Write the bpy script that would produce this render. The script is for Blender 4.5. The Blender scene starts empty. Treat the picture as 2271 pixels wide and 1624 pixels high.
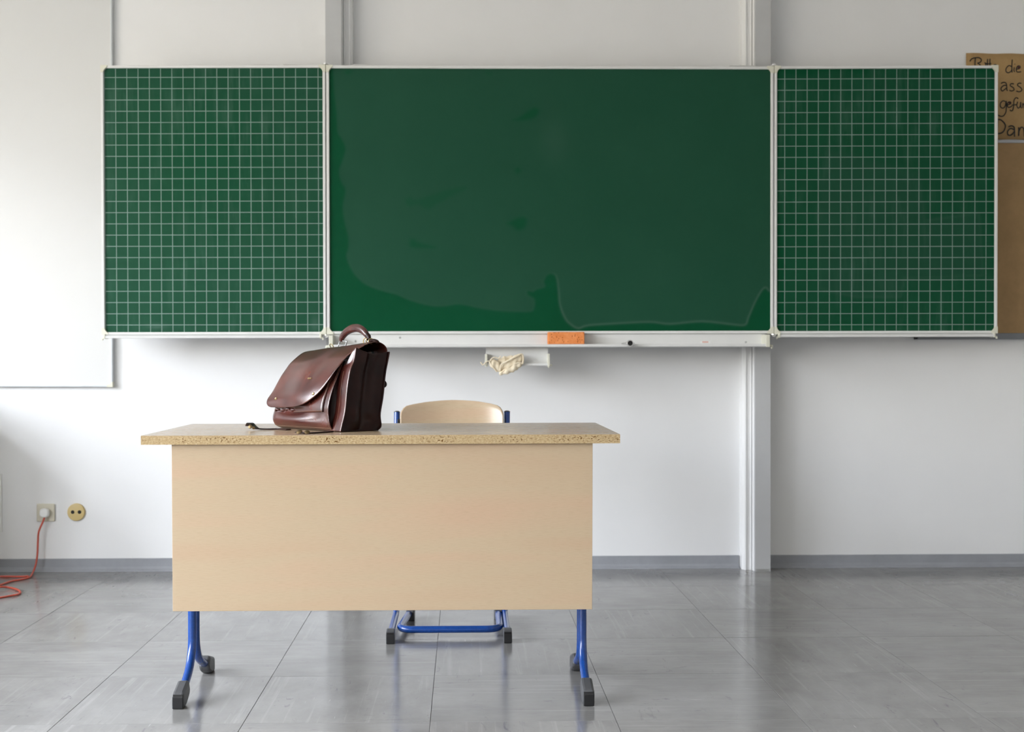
import bpy, bmesh, math, random
import numpy as np
from mathutils import Vector, Matrix

random.seed(7)
S = bpy.context.scene
COL = S.collection

# ------------------------------------------------------------------ camera
FW, FH = 2271.0, 1624.0
FPX, CX, CY = 2792.77, 1082.97, 832.45
YAW, PITCH, ROLL, CAMZ = 0.0198, -0.0115, -0.0020, 0.9687

def cam_basis():
    cy, sy = math.cos(YAW), math.sin(YAW)
    cp, sp = math.cos(PITCH), math.sin(PITCH)
    cr, sr = math.cos(ROLL), math.sin(ROLL)
    f = Vector((sy * cp, cy * cp, sp))
    r = Vector((cy, -sy, 0))
    u = r.cross(f)
    return (cr * r + sr * u), (-sr * r + cr * u), f

CR, CU, CF = cam_basis()
CAM = Vector((0, 0, CAMZ))
cd = bpy.data.cameras.new('camera')
cd.sensor_width = 36.0
cd.lens = FPX / FW * 36.0
cd.shift_x = (FW / 2 - CX) / FW
cd.shift_y = (CY - FH / 2) / FW
cd.clip_start = 0.05
cd.dof.use_dof = True
cd.dof.focus_distance = 3.62
cd.dof.aperture_fstop = 5.0
cam = bpy.data.objects.new('camera', cd)
COL.objects.link(cam)
M = Matrix((CR, CU, -CF)).transposed().to_4x4()
M.translation = CAM
cam.matrix_world = M
S.camera = cam

# ------------------------------------------------------------------ room size
YW = 5.8485           # back wall (the one in the photograph)
XL, XR = -4.2, 4.6    # window wall, corridor wall
YR = -4.6             # wall behind the camera
ZC = 3.15             # ceiling
SILL, HEAD = 0.93, 2.72
WINS = [(-3.6, -1.8), (-1.5, 0.3), (0.6, 2.4), (2.7, 4.30)]

# ------------------------------------------------------------------ sky and exposure
S.view_settings.view_transform = 'Standard'
S.view_settings.look = 'None'
S.view_settings.gamma = 1.0
S.view_settings.use_curve_mapping = False
S.view_settings.exposure = 0.0
S.cycles.use_denoising = True
S.cycles.max_bounces = 7
S.cycles.diffuse_bounces = 4
S.cycles.glossy_bounces = 3
S.cycles.adaptive_threshold = 0.03
S.cycles.sample_clamp_indirect = 8.0

w = bpy.data.worlds.new('overcast_sky')
S.world = w
w.use_nodes = True
nt = w.node_tree
nt.nodes.clear()
tc = nt.nodes.new('ShaderNodeTexCoord')
sp = nt.nodes.new('ShaderNodeSeparateXYZ')
rp = nt.nodes.new('ShaderNodeValToRGB')
bg = nt.nodes.new('ShaderNodeBackground')
ow = nt.nodes.new('ShaderNodeOutputWorld')
mr = nt.nodes.new('ShaderNodeMapRange')
mr.inputs[1].default_value = -1; mr.inputs[2].default_value = 1
nt.links.new(tc.outputs['Generated'], sp.inputs[0])
nt.links.new(sp.outputs['Z'], mr.inputs[0])
nt.links.new(mr.outputs[0], rp.inputs[0])
e = rp.color_ramp.elements
e[0].position = 0.0; e[0].color = (0.13, 0.12, 0.10, 1)
e[1].position = 1.0; e[1].color = (0.94, 1.0, 1.10, 1)
for pos, c in ((0.50, (0.13, 0.12, 0.10, 1)), (0.56, (0.30, 0.30, 0.29, 1)), (0.60, (0.43, 0.455, 0.50, 1)), (0.75, (0.63, 0.67, 0.735, 1))):
    q = e.new(pos); q.color = c
nt.links.new(rp.outputs[0], bg.inputs[0])
bg.inputs[1].default_value = 70.0
nt.links.new(bg.outputs[0], ow.inputs[0])
# the sky is sampled through the windows
for k, (a, b) in enumerate(WINS):
    ld = bpy.data.lights.new('window_portal', 'AREA')
    ld.shape = 'RECTANGLE'
    ld.size = HEAD - SILL
    ld.size_y = b - a
    ld.cycles.is_portal = True
    lo = bpy.data.objects.new('window_portal', ld)
    COL.objects.link(lo)
    lo.location = (XL - 0.28, (a + b) / 2, (SILL + HEAD) / 2)
    lo.rotation_euler = (0, math.radians(-90), 0)

# ------------------------------------------------------------------ helpers
def ray(x, y):
    return CF + CR * ((x - CX) / FPX) - CU * ((y - CY) / FPX)
def atY(x, y, Y):
    d = ray(x, y); return CAM + d * (Y / d.y)
def atZ(x, y, Z):
    d = ray(x, y); return CAM + d * ((Z - CAMZ) / d.z)

class B:
    """collects shapes in one bmesh"""
    def __init__(self):
        self.bm = bmesh.new()
    def merge(self, t, smooth=False):
        me = bpy.data.meshes.new('t')
        for f in t.faces: f.smooth = smooth
        t.to_mesh(me); t.free()
        self.bm.from_mesh(me)
        bpy.data.meshes.remove(me)
        return self
    def box(self, lo, hi, bev=0.0, seg=2, rot=None, piv=None):
        t = bmesh.new()
        bmesh.ops.create_cube(t, size=1.0)
        c = [(lo[i] + hi[i]) / 2 for i in range(3)]
        s = [hi[i] - lo[i] for i in range(3)]
        for v in t.verts:
            v.co = Vector((c[0] + v.co.x * s[0], c[1] + v.co.y * s[1], c[2] + v.co.z * s[2]))
        if bev > 0:
            bmesh.ops.bevel(t, geom=t.edges[:], offset=bev, segments=seg, affect='EDGES', profile=0.5)
        if rot is not None:
            p = Vector(piv if piv is not None else c)
            for v in t.verts: v.co = rot @ (v.co - p) + p
        return self.merge(t)
    def tube(self, pts, r, seg=12, cap=True, flat=None, closed=False):
        """pts: polyline, r: radius or list, flat: (axis Vector, factor) squashes the section"""
        pts = [Vector(p) for p in pts]
        n = len(pts)
        rs = r if isinstance(r, (list, tuple)) else [r] * n
        t = bmesh.new()
        T = []
        for i in range(n):
            if closed:
                T.append((pts[(i + 1) % n] - pts[i - 1]).normalized())
            else:
                T.append((pts[min(i + 1, n - 1)] - pts[max(i - 1, 0)]).normalized())
        a = Vector((0, 0, 1)) if abs(T[0].z) < 0.9 else Vector((1, 0, 0))
        N = (a - T[0] * a.dot(T[0])).normalized()
        rings = []
        for i in range(n):
            N = (N - T[i] * N.dot(T[i])).normalized()
            Bn = T[i].cross(N)
            ring = []
            for k in range(seg):
                an = 2 * math.pi * k / seg
                off = (N * math.cos(an) + Bn * math.sin(an)) * rs[i]
                if flat is not None:
                    ax, fac = flat
                    off = off - ax * off.dot(ax) * (1 - fac)
                ring.append(t.verts.new(pts[i] + off))
            rings.append(ring)
        m = n if closed else n - 1
        for i in range(m):
            A, Bq = rings[i], rings[(i + 1) % n]
            for k in range(seg):
                t.faces.new((A[k], A[(k + 1) % seg], Bq[(k + 1) % seg], Bq[k]))
        if cap and not closed:
            t.faces.new(rings[0][::-1]); t.faces.new(rings[-1])
        bmesh.ops.recalc_face_normals(t, faces=t.faces[:])
        return self.merge(t, True)
    def prism(self, poly, axis, a, b, bev=0.0):
        """poly: 2-D outline; axis 'x','y','z': extruded from a to b along it"""
        t = bmesh.new()
        def P(q, h):
            if axis == 'x': return (h, q[0], q[1])
            if axis == 'y': return (q[0], h, q[1])
            return (q[0], q[1], h)
        A = [t.verts.new(P(q, a)) for q in poly]
        Bq = [t.verts.new(P(q, b)) for q in poly]
        n = len(poly)
        t.faces.new(A); t.faces.new(Bq[::-1])
        for i in range(n):
            t.faces.new((A[i], Bq[i], Bq[(i + 1) % n], A[(i + 1) % n]))
        bmesh.ops.recalc_face_normals(t, faces=t.faces[:])
        if bev > 0:
            bmesh.ops.bevel(t, geom=t.edges[:], offset=bev, segments=2, affect='EDGES', profile=0.5)
        return self.merge(t)
    def lathe(self, prof, c, axis, seg=24):
        """prof: (radius, height) list along axis from point c"""
        ax = Vector(axis).normalized()
        a = Vector((0, 0, 1)) if abs(ax.z) < 0.9 else Vector((1, 0, 0))
        N = (a - ax * a.dot(ax)).normalized(); Bn = ax.cross(N)
        t = bmesh.new(); rings = []
        for (r, h) in prof:
            if r < 1e-6:
                rings.append([t.verts.new(Vector(c) + ax * h)]); continue
            rings.append([t.verts.new(Vector(c) + ax * h + (N * math.cos(2 * math.pi * k / seg) + Bn * math.sin(2 * math.pi * k / seg)) * r) for k in range(seg)])
        for i in range(len(rings) - 1):
            A, Q = rings[i], rings[i + 1]
            for k in range(seg):
                k2 = (k + 1) % seg
                if len(A) == 1 and len(Q) == 1: continue
                if len(A) == 1: t.faces.new((A[0], Q[k], Q[k2]))
                elif len(Q) == 1: t.faces.new((A[k], A[k2], Q[0]))
                else: t.faces.new((A[k], A[k2], Q[k2], Q[k]))
        bmesh.ops.recalc_face_normals(t, faces=t.faces[:])
        return self.merge(t, True)
    def grid(self, rows, smooth=True, closed=False):
        """rows: list of lists of points"""
        t = bmesh.new()
        V = [[t.verts.new(p) for p in r] for r in rows]
        for i in range(len(V) - 1):
            n = len(V[i])
            for j in range(n if closed else n - 1):
                t.faces.new((V[i][j], V[i][(j + 1) % n], V[i + 1][(j + 1) % n], V[i + 1][j]))
        return self.merge(t, smooth)

ORG = {}
def tag(o, label=None, cat=None, group=None, kind=None):
    if label: o['label'] = label
    if cat: o['category'] = cat
    if group: o['group'] = group
    if kind: o['kind'] = kind
    return o
def thing(name, label, cat, loc, group=None):
    o = bpy.data.objects.new(name, None)
    o.empty_display_size = 0.1
    COL.objects.link(o)
    o.location = loc
    ORG[o.name] = Vector(loc)
    return tag(o, label, cat, group)
def _done(self, name, mat, parent=None, label=None, cat=None, group=None, kind=None, loc=None, sharp=40):
    me = bpy.data.meshes.new(name)
    if loc is not None: org = Vector(loc)
    elif parent is not None: org = ORG[parent.name]
    else: org = Vector((0, 0, 0))
    bmesh.ops.translate(self.bm, verts=self.bm.verts[:], vec=-org)
    self.bm.to_mesh(me); self.bm.free()
    if sharp and any(p.use_smooth for p in me.polygons):
        me.set_sharp_from_angle(angle=math.radians(sharp))
    me.materials.append(mat)
    o = bpy.data.objects.new(name, me)
    COL.objects.link(o)
    if parent is not None:
        o.parent = parent
        o.location = org - ORG[parent.name]
    else:
        o.location = org
    ORG[o.name] = org
    return tag(o, label, cat, group, kind)
B.done = _done

def smooth_path(pts, n=8):
    """Catmull-Rom through pts"""
    pts = [Vector(p) for p in pts]
    out = []
    for i in range(len(pts) - 1):
        p0 = pts[max(i - 1, 0)]; p1 = pts[i]; p2 = pts[i + 1]; p3 = pts[min(i + 2, len(pts) - 1)]
        for k in range(n):
            t = k / n
            out.append(0.5 * ((2 * p1) + (p2 - p0) * t + (2 * p0 - 5 * p1 + 4 * p2 - p3) * t * t + (3 * p1 - p0 - 3 * p2 + p3) * t ** 3))
    out.append(pts[-1])
    return out
def bend_path(pts, rad, n=6):
    """polyline with rounded corners"""
    pts = [Vector(p) for p in pts]
    out = [pts[0]]
    for i in range(1, len(pts) - 1):
        a = (pts[i - 1] - pts[i]); b = (pts[i + 1] - pts[i])
        d = min(rad, a.length * 0.49, b.length * 0.49)
        A = pts[i] + a.normalized() * d; C = pts[i] + b.normalized() * d
        for k in range(n + 1):
            t = k / n
            out.append(A * (1 - t) ** 2 + pts[i] * 2 * t * (1 - t) + C * t * t)
    out.append(pts[-1])
    return out
def interp(x, xs, ys):
    return float(np.interp(x, xs, ys))

# ------------------------------------------------------------------ materials
class Mat:
    def __init__(self, name, col=(0.8, 0.8, 0.8), rough=0.5, metal=0.0, spec=0.5, coat=0.0, coat_rough=0.1):
        self.m = bpy.data.materials.new(name)
        self.m.use_nodes = True
        self.nt = self.m.node_tree
        self.p = self.nt.nodes['Principled BSDF']
        self.set('Base Color', (*col, 1)); self.set('Roughness', rough); self.set('Metallic', metal)
        self.set('Specular IOR Level', spec); self.set('Coat Weight', coat); self.set('Coat Roughness', coat_rough)
    def set(self, k, v): self.p.inputs[k].default_value = v
    def n(self, kind, **kw):
        q = self.nt.nodes.new(kind)
        for k, v in kw.items():
            if k.startswith('i_'):
                q.inputs[int(k[2:]) if k[2:].isdigit() else k[2:]].default_value = v
            else: setattr(q, k, v)
        return q
    def l(self, a, b): self.nt.links.new(a, b)
    def coord(self, scale=(1, 1, 1), rnd=False, rot=(0, 0, 0)):
        t = self.n('ShaderNodeTexCoord'); out = t.outputs['Object']
        if rnd:
            oi = self.n('ShaderNodeObjectInfo')
            ad = self.n('ShaderNodeVectorMath', operation='ADD')
            sc = self.n('ShaderNodeVectorMath', operation='SCALE', i_3=37.0)
            cb = self.n('ShaderNodeCombineXYZ')
            for k in range(3): self.l(oi.outputs['Random'], cb.inputs[k])
            self.l(cb.outputs[0], sc.inputs[0]); self.l(out, ad.inputs[0]); self.l(sc.outputs[0], ad.inputs[1])
            out = ad.outputs[0]
        mp = self.n('ShaderNodeMapping')
        mp.inputs['Scale'].default_value = scale
        mp.inputs['Rotation'].default_value = rot
        self.l(out, mp.inputs[0])
        return mp.outputs[0]
    def noise(self, co, scale=5, detail=3, rough=0.5, dist=0.0):
        q = self.n('ShaderNodeTexNoise')
        q.inputs['Scale'].default_value = scale; q.inputs['Detail'].default_value = detail
        q.inputs['Roughness'].default_value = rough; q.inputs['Distortion'].default_value = dist
        self.l(co, q.inputs['Vector'])
        return q.outputs['Fac']
    def ramp(self, fac, stops, interp='LINEAR'):
        q = self.n('ShaderNodeValToRGB'); q.color_ramp.interpolation = interp
        el = q.color_ramp.elements
        while len(el) < len(stops): el.new(0.5)
        for s, (p, c) in zip(el, stops):
            s.position = p; s.color = (*c, 1) if len(c) == 3 else c
        self.l(fac, q.inputs[0])
        return q.outputs[0]
    def mix(self, fac, a, b, mode='MIX'):
        q = self.n('ShaderNodeMix', data_type='RGBA', blend_type=mode)
        for k, v in ((0, fac), (6, a), (7, b)):
            if hasattr(v, 'is_linked') or hasattr(v, 'links'): self.l(v, q.inputs[k])
            else: q.inputs[k].default_value = v if not isinstance(v, tuple) or len(v) == 4 else (*v, 1)
        return q.outputs[2]
    def math(self, op, a, b=None, c=None, clamp=False):
        q = self.n('ShaderNodeMath', operation=op, use_clamp=clamp)
        for k, v in enumerate((a, b, c)):
            if v is None: continue
            if hasattr(v, 'links'): self.l(v, q.inputs[k])
            else: q.inputs[k].default_value = v
        return q.outputs[0]
    def bump(self, h, strength=0.3, dist=0.001):
        q = self.n('ShaderNodeBump')
        q.inputs['Strength'].default_value = strength; q.inputs['Distance'].default_value = dist
        self.l(h, q.inputs['Height'])
        if self.p.inputs['Normal'].links:
            self.l(self.p.inputs['Normal'].links[0].from_socket, q.inputs['Normal'])
        self.l(q.outputs[0], self.p.inputs['Normal'])
    def col(self, s): self.l(s, self.p.inputs['Base Color'])
    def rough(self, s): self.l(s, self.p.inputs['Roughness'])

def simple(name, col, rough=0.5, **k): return Mat(name, col, rough, **k).m

def mat_wall():
    m = Mat('white_wallpaper_paint', (0.86, 0.86, 0.86), 0.75, spec=0.25)
    c = m.coord()
    f = m.noise(m.coord((420, 420, 130)), 1, 3, 0.6)
    big = m.noise(c, 1.3, 4, 0.6)
    m.col(m.ramp(big, [(0.3, (0.855, 0.855, 0.855)), (0.7, (0.89, 0.89, 0.89))]))
    m.bump(f, 0.22, 0.0012)
    m.bump(m.noise(c, 9, 2), 0.15, 0.006)
    return m.m
def mat_floor():
    m = Mat('vinyl_tile', (0.3, 0.3, 0.3), 0.25, spec=0.5)
    c1 = m.coord((1.6, 55, 1), True)
    c2 = m.coord((9, 150, 1), True)
    c3 = m.coord((1, 1, 1), True)
    cloud = m.noise(m.coord((3, 5, 1), True), 1, 5, 0.65)
    base = m.ramp(cloud, [(0.32, (0.190, 0.186, 0.179)), (0.68, (0.275, 0.270, 0.261))])
    st = m.noise(c1, 1, 4, 0.6, 0.4)
    base = m.mix(m.ramp(st, [(0.56, (0, 0, 0)), (0.74, (0.40, 0.40, 0.40))]), base, (0.40, 0.395, 0.38))
    st2 = m.noise(c2, 1, 3, 0.6, 0.2)
    base = m.mix(m.ramp(st2, [(0.70, (0, 0, 0)), (0.78, (0.68, 0.68, 0.68))]), base, (0.52, 0.52, 0.50))
    st3 = m.noise(m.coord((3, 80, 1), True), 1.7, 3, 0.6, 0.3)
    base = m.mix(m.ramp(st3, [(0.66, (0, 0, 0)), (0.78, (0.5, 0.5, 0.5))]), base, (0.17, 0.17, 0.17))
    sc = m.noise(m.coord((9, 26, 1), True, (0, 0, 0.9)), 1, 5, 0.7, 1.2)
    base = m.mix(m.ramp(sc, [(0.63, (0, 0, 0)), (0.71, (0.65, 0.65, 0.65))]), base, (0.10, 0.10, 0.11))
    sc2 = m.noise(m.coord((30, 7, 1), True, (0, 0, -0.4)), 1, 4, 0.7, 1.0)
    base = m.mix(m.ramp(sc2, [(0.64, (0, 0, 0)), (0.73, (0.55, 0.55, 0.55))]), base, (0.12, 0.12, 0.12))
    oi = m.n('ShaderNodeObjectInfo')
    base = m.mix(m.ramp(oi.outputs['Random'], [(0, (0, 0, 0)), (1, (0.22, 0.22, 0.22))]), base, (0.22, 0.22, 0.215))
    m.col(base)
    r = m.noise(m.coord((4, 6, 1), True), 1, 4, 0.6)
    m.rough(m.ramp(r, [(0.3, (0.11, 0.11, 0.11)), (0.7, (0.20, 0.20, 0.20))]))
    m.bump(m.noise(m.coord((5, 5, 1), True), 1, 2), 0.25, 0.003)
    m.bump(st, 0.04, 0.0008)
    return m.m
def mat_beech(name, dark=0.0, rough=0.38, axis='x', spec=0.4):
    m = Mat(name, (0.7, 0.5, 0.33), rough, spec=spec)
    s1 = (0.8, 1, 9) if axis == 'x' else (0.8, 9, 1)
    s2 = (45, 1, 420) if axis == 'x' else (45, 420, 1)
    a = m.noise(m.coord(s1), 1, 3, 0.5, 0.1)
    g = m.noise(m.coord(s2), 1, 2, 0.5)
    c = m.ramp(a, [(0.3, (0.525, 0.370, 0.245)), (0.5, (0.525, 0.403, 0.268)), (0.7, (0.555, 0.378, 0.255))])
    c = m.mix(m.ramp(g, [(0.45, (0, 0, 0)), (0.75, (0.35, 0.35, 0.35))]), c, (0.44, 0.32, 0.20))
    m.col(c)
    m.bump(g, 0.05, 0.0004)
    return m.m
def mat_chipboard():
    m = Mat('bare_chipboard_edge', (0.5, 0.36, 0.17), 0.85, spec=0.15)
    c = m.coord((1, 1, 1))
    v = m.noise(m.coord((150, 150, 330)), 1, 4, 0.7)
    col = m.ramp(v, [(0.30, (0.27, 0.165, 0.075)), (0.44, (0.46, 0.33, 0.175)), (0.58, (0.56, 0.425, 0.245)), (0.75, (0.72, 0.63, 0.46))])
    clus = m.noise(m.coord((7, 1, 1)), 1.0, 2, 0.5)
    hole = m.noise(m.coord((170, 170, 240)), 1, 2, 0.5, 0.5)
    hm = m.math('MULTIPLY', m.ramp(hole, [(0.575, (0, 0, 0)), (0.63, (1, 1, 1))]), m.ramp(clus, [(0.44, (0.15, 0.15, 0.15)), (0.54, (1, 1, 1))]))
    sx = m.n('ShaderNodeSeparateXYZ'); m.l(c, sx.inputs[0])
    dz = m.math('ABSOLUTE', m.math('SUBTRACT', sx.outputs[2], 0.0125))
    band = m.math('SUBTRACT', 1.0, m.math('SMOOTH_MIN', m.math('DIVIDE', dz, 0.0105), 1.0, 0.1), clamp=True)
    hm = m.math('MULTIPLY', hm, m.math('MULTIPLY', band, 2.2, clamp=True), clamp=True)
    m.col(m.mix(hm, col, (0.16, 0.075, 0.02)))
    h = m.math('SUBTRACT', v, hm)
    m.bump(h, 0.6, 0.002)
    return m.m
def mat_leather(name, tone=1.0, rough=0.30, spec=0.6, coat=0.25):
    m = Mat(name, (0.1, 0.03, 0.02), rough, spec=spec, coat=coat, coat_rough=0.22)
    c = m.coord()
    a = m.noise(c, 14, 3, 0.5, 0.2)
    col = m.ramp(a, [(0.28, (0.048 * tone, 0.010 * tone, 0.008 * tone)), (0.52, (0.118 * tone, 0.027 * tone, 0.019 * tone)), (0.78, (0.200 * tone, 0.054 * tone, 0.036 * tone))])
    m.col(col)
    m.bump(m.noise(c, 20, 1, 0.4), 0.16, 0.004)
    return m.m
def mat_board(name, grid=False, film='film'):
    m = Mat(name, (0.02, 0.1, 0.06), 0.34, spec=0.30)
    c = m.coord()
    at = m.n('ShaderNodeAttribute', attribute_name=film)
    n1 = m.noise(c, 2.2, 4, 0.6)
    n2 = m.noise(m.coord((22, 1, 3.5)), 1, 4, 0.6)
    clean = m.ramp(n1, [(0.3, (0.0035, 0.066, 0.026)), (0.7, (0.0048, 0.072, 0.030))])
    dusty = m.ramp(n1, [(0.3, (0.0105, 0.068, 0.036)), (0.7, (0.0135, 0.074, 0.040))])
    sx = m.n('ShaderNodeSeparateColor'); m.l(at.outputs['Color'], sx.inputs[0])
    col = m.mix(sx.outputs[0], clean, dusty)
    col = m.mix(m.math('MULTIPLY', sx.outputs[1], 0.16), col, (0.18, 0.28, 0.24))
    if grid:
        sm = m.ramp(n2, [(0.48, (0, 0, 0)), (0.75, (0.22, 0.22, 0.22))])
        sm = m.mix(m.ramp(m.noise(c, 3.1, 2), [(0.42, (0, 0, 0)), (0.6, (1, 1, 1))]), (0, 0, 0), sm)
        col = m.mix(sm, col, (0.12, 0.22, 0.18))
        s = m.n('ShaderNodeSeparateXYZ'); m.l(c, s.inputs[0])
        d = []
        for k in (0, 2):
            q = m.math('DIVIDE', s.outputs[k], 0.05)
            q = m.math('ABSOLUTE', m.math('SUBTRACT', q, m.math('ROUND', q)))
            d.append(q)
        mn = m.math('MINIMUM', d[0], d[1])
        ln = m.math('LESS_THAN', mn, 0.030)
        col = m.mix(m.math('MULTIPLY', ln, 0.50), col, (0.45, 0.56, 0.53))
    m.col(col)
    m.rough(m.mix(sx.outputs[0], (0.34, 0.34, 0.34), (0.58, 0.58, 0.58)))
    m.l(m.math('MULTIPLY_ADD', sx.outputs[0], 0.08, 0.05), m.p.inputs['Specular IOR Level'])
    return m.m
def mat_sponge():
    m = Mat('orange_sponge', (0.75, 0.24, 0.07), 0.9, spec=0.1)
    c = m.coord()
    v = m.n('ShaderNodeTexVoronoi'); v.inputs['Scale'].default_value = 150; m.l(m.coord((1, 1, 0.6)), v.inputs['Vector'])
    hole = m.ramp(v.outputs['Distance'], [(0.16, (1, 1, 1)), (0.30, (0, 0, 0))])
    n = m.noise(c, 40, 3)
    col = m.ramp(n, [(0.3, (0.78, 0.25, 0.075)), (0.7, (0.88, 0.34, 0.13))])
    m.col(m.mix(hole, col, (0.38, 0.08, 0.015)))
    m.bump(m.math('SUBTRACT', 1.0, hole), 0.7, 0.003)
    return m.m
def mat_paper(name, c0, c1, sc=30):
    m = Mat(name, c0, 0.85, spec=0.15)
    n = m.noise(m.coord((1, 1, 1)), sc, 5, 0.7)
    m.col(m.ramp(n, [(0.3, c0), (0.7, c1)]))
    m.bump(n, 0.1, 0.001)
    return m.m
def mat_cloth():
    m = Mat('cream_cotton', (0.74, 0.64, 0.47), 0.95, spec=0.1)
    c = m.coord()
    n = m.noise(c, 45, 4, 0.6)
    m.col(m.ramp(n, [(0.3, (0.74, 0.62, 0.44)), (0.7, (0.88, 0.80, 0.64))]))
    m.bump(m.noise(c, 500, 2), 0.3, 0.001)
    m.bump(m.noise(c, 70, 3), 0.5, 0.005)
    return m.m
def mat_alu(name='white_aluminium', c=(0.78, 0.78, 0.77), rough=0.42):
    m = Mat(name, c, rough, spec=0.4)
    n = m.noise(m.coord((2, 2, 2)), 3, 4, 0.6)
    m.col(m.ramp(n, [(0.3, tuple(x * 0.94 for x in c)), (0.7, c)]))
    return m.m
def mat_blue():
    m = Mat('blue_powder_coat', (0.010, 0.085, 0.40), 0.24, spec=0.5, coat=0.3, coat_rough=0.12)
    n = m.noise(m.coord(), 120, 3)
    m.col(m.ramp(n, [(0.3, (0.005, 0.048, 0.235)), (0.7, (0.008, 0.062, 0.285))]))
    return m.m

WALL = mat_wall()
FLOOR = mat_floor()
BEECH = mat_beech('beech_laminate_panel')
BEECHTOP = mat_beech('beech_laminate_top', rough=0.185, axis='y', spec=0.6)
PLY = mat_beech('beech_plywood', rough=0.20, spec=0.8)
CHIP = mat_chipboard()
LEATHER = mat_leather('brown_leather', 0.60, 0.27)
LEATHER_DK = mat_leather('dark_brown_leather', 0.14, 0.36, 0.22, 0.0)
THREAD = simple('tan_thread', (0.30, 0.20, 0.13), 0.8)
BRASS = simple('brass', (0.50, 0.39, 0.20), 0.28, metal=1.0)
OLDBRASS = simple('dull_brass', (0.17, 0.12, 0.06), 0.45, metal=1.0)
CHROME = simple('chrome', (0.88, 0.88, 0.88), 0.22, metal=1.0)
STEEL = simple('zinc_steel', (0.55, 0.56, 0.56), 0.35, metal=0.9)
BLACK = simple('black_hollow', (0.006, 0.006, 0.006), 0.7)
RUBBER = simple('grey_black_plastic', (0.012, 0.012, 0.013), 0.35)
RUBBER2 = simple('worn_grey_plastic', (0.075, 0.076, 0.080), 0.42)
BLUE = mat_blue()
ALU = mat_alu()
ALU2 = mat_alu('grey_white_aluminium', (0.66, 0.66, 0.65), 0.35)
RAILW = simple('white_rail_lacquer', (0.88, 0.88, 0.88), 0.25, spec=0.6)
PYLON = mat_alu('light_grey_lacquer', (0.56, 0.565, 0.57), 0.40)
IVORY = simple('ivory_plastic', (0.72, 0.71, 0.60), 0.45)
WHITE_PL = simple('white_plastic', (0.82, 0.82, 0.80), 0.35)
CREAM_PL = simple('cream_plastic', (0.66, 0.62, 0.50), 0.4)
YELLOW_PL = simple('yellowed_plastic', (0.62, 0.47, 0.20), 0.4)
REDCORD = simple('red_rubber_cord', (0.52, 0.085, 0.05), 0.42)
WB = simple('white_enamel', (0.72, 0.72, 0.71), 0.22, spec=0.45)
BASE = mat_paper('grey_pvc_skirting', (0.30, 0.31, 0.33), (0.35, 0.36, 0.385), 8)
KRAFT = mat_paper('brown_kraft_paper', (0.44, 0.28, 0.125), (0.50, 0.33, 0.155), 14)
CORK = mat_paper('tan_pinboard_linoleum', (0.36, 0.235, 0.115), (0.45, 0.29, 0.145), 9)
INK = simple('black_marker', (0.012, 0.010, 0.009), 0.6)
REDINK = simple('dark_red_marker', (0.075, 0.008, 0.010), 0.6)
SPONGE = mat_sponge()
CLOTH = mat_cloth()
BOARD = mat_board('green_board_enamel')
BOARDG = mat_board('green_board_enamel_squared', True)
DARKSEAM = simple('dark_tile_joint', (0.09, 0.09, 0.09), 0.8)
CEIL = simple('white_ceiling_paint', (0.85, 0.85, 0.84), 0.9, spec=0.1)
WINFR = simple('white_window_frame', (0.75, 0.75, 0.74), 0.4)
def mat_pane():
    m = Mat('window_glass', (1, 1, 1), 0.05)
    nt = m.nt
    t = nt.nodes.new('ShaderNodeBsdfTransparent'); g = nt.nodes.new('ShaderNodeBsdfGlossy')
    g.inputs['Roughness'].default_value = 0.02
    x = nt.nodes.new('ShaderNodeMixShader'); x.inputs[0].default_value = 0.06
    nt.links.new(t.outputs[0], x.inputs[1]); nt.links.new(g.outputs[0], x.inputs[2])
    nt.links.new(x.outputs[0], nt.nodes['Material Output'].inputs[0])
    return m.m
PANE = mat_pane()

# ------------------------------------------------------------------ room shell
def struct(b, name, mat, **k): return b.done(name, mat, kind='structure', **k)

struct(B().box((XL - 0.3, YW, -0.1), (XR + 0.2, YW + 0.2, ZC + 0.1)), 'wall_back', WALL, label='white wallpapered wall behind the green blackboard')
struct(B().box((XR, YR - 0.2, -0.1), (XR + 0.2, YW, ZC + 0.1)), 'wall_right', WALL, label='white side wall opposite the windows')
struct(B().box((XL - 0.3, YR - 0.2, -0.1), (XR + 0.2, YR, ZC + 0.1)), 'wall_rear', simple('beige_wall_paint', (0.70, 0.69, 0.67), 0.8), label='beige wall at the far end facing the blackboard')
struct(B().box((XL - 0.3, YR - 0.2, ZC), (XR + 0.2, YW + 0.2, ZC + 0.2)), 'ceiling', CEIL, label='white painted classroom ceiling')
lw = B()
T = 0.30
lw.box((XL - T, YR, -0.1), (XL, YW, SILL - 0.04))
lw.box((XL - T, YR, HEAD), (XL, YW, ZC))
ys = [YR] + [v for a in WINS for v in a] + [YW]
for k in range(0, len(ys), 2):
    lw.box((XL - T, ys[k], SILL - 0.04), (XL, ys[k + 1], HEAD))
struct(lw, 'wall_left', WALL, label='white window wall with a deep sill')
struct(B().box((XL - T + 0.02, YR + 0.02, SILL - 0.04), (XL + 0.14, YW - 0.002, SILL), 0.006), 'trim_1', simple('sill_stone', (0.55, 0.55, 0.53), 0.4), label='long deep window sill along the window wall')
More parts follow.
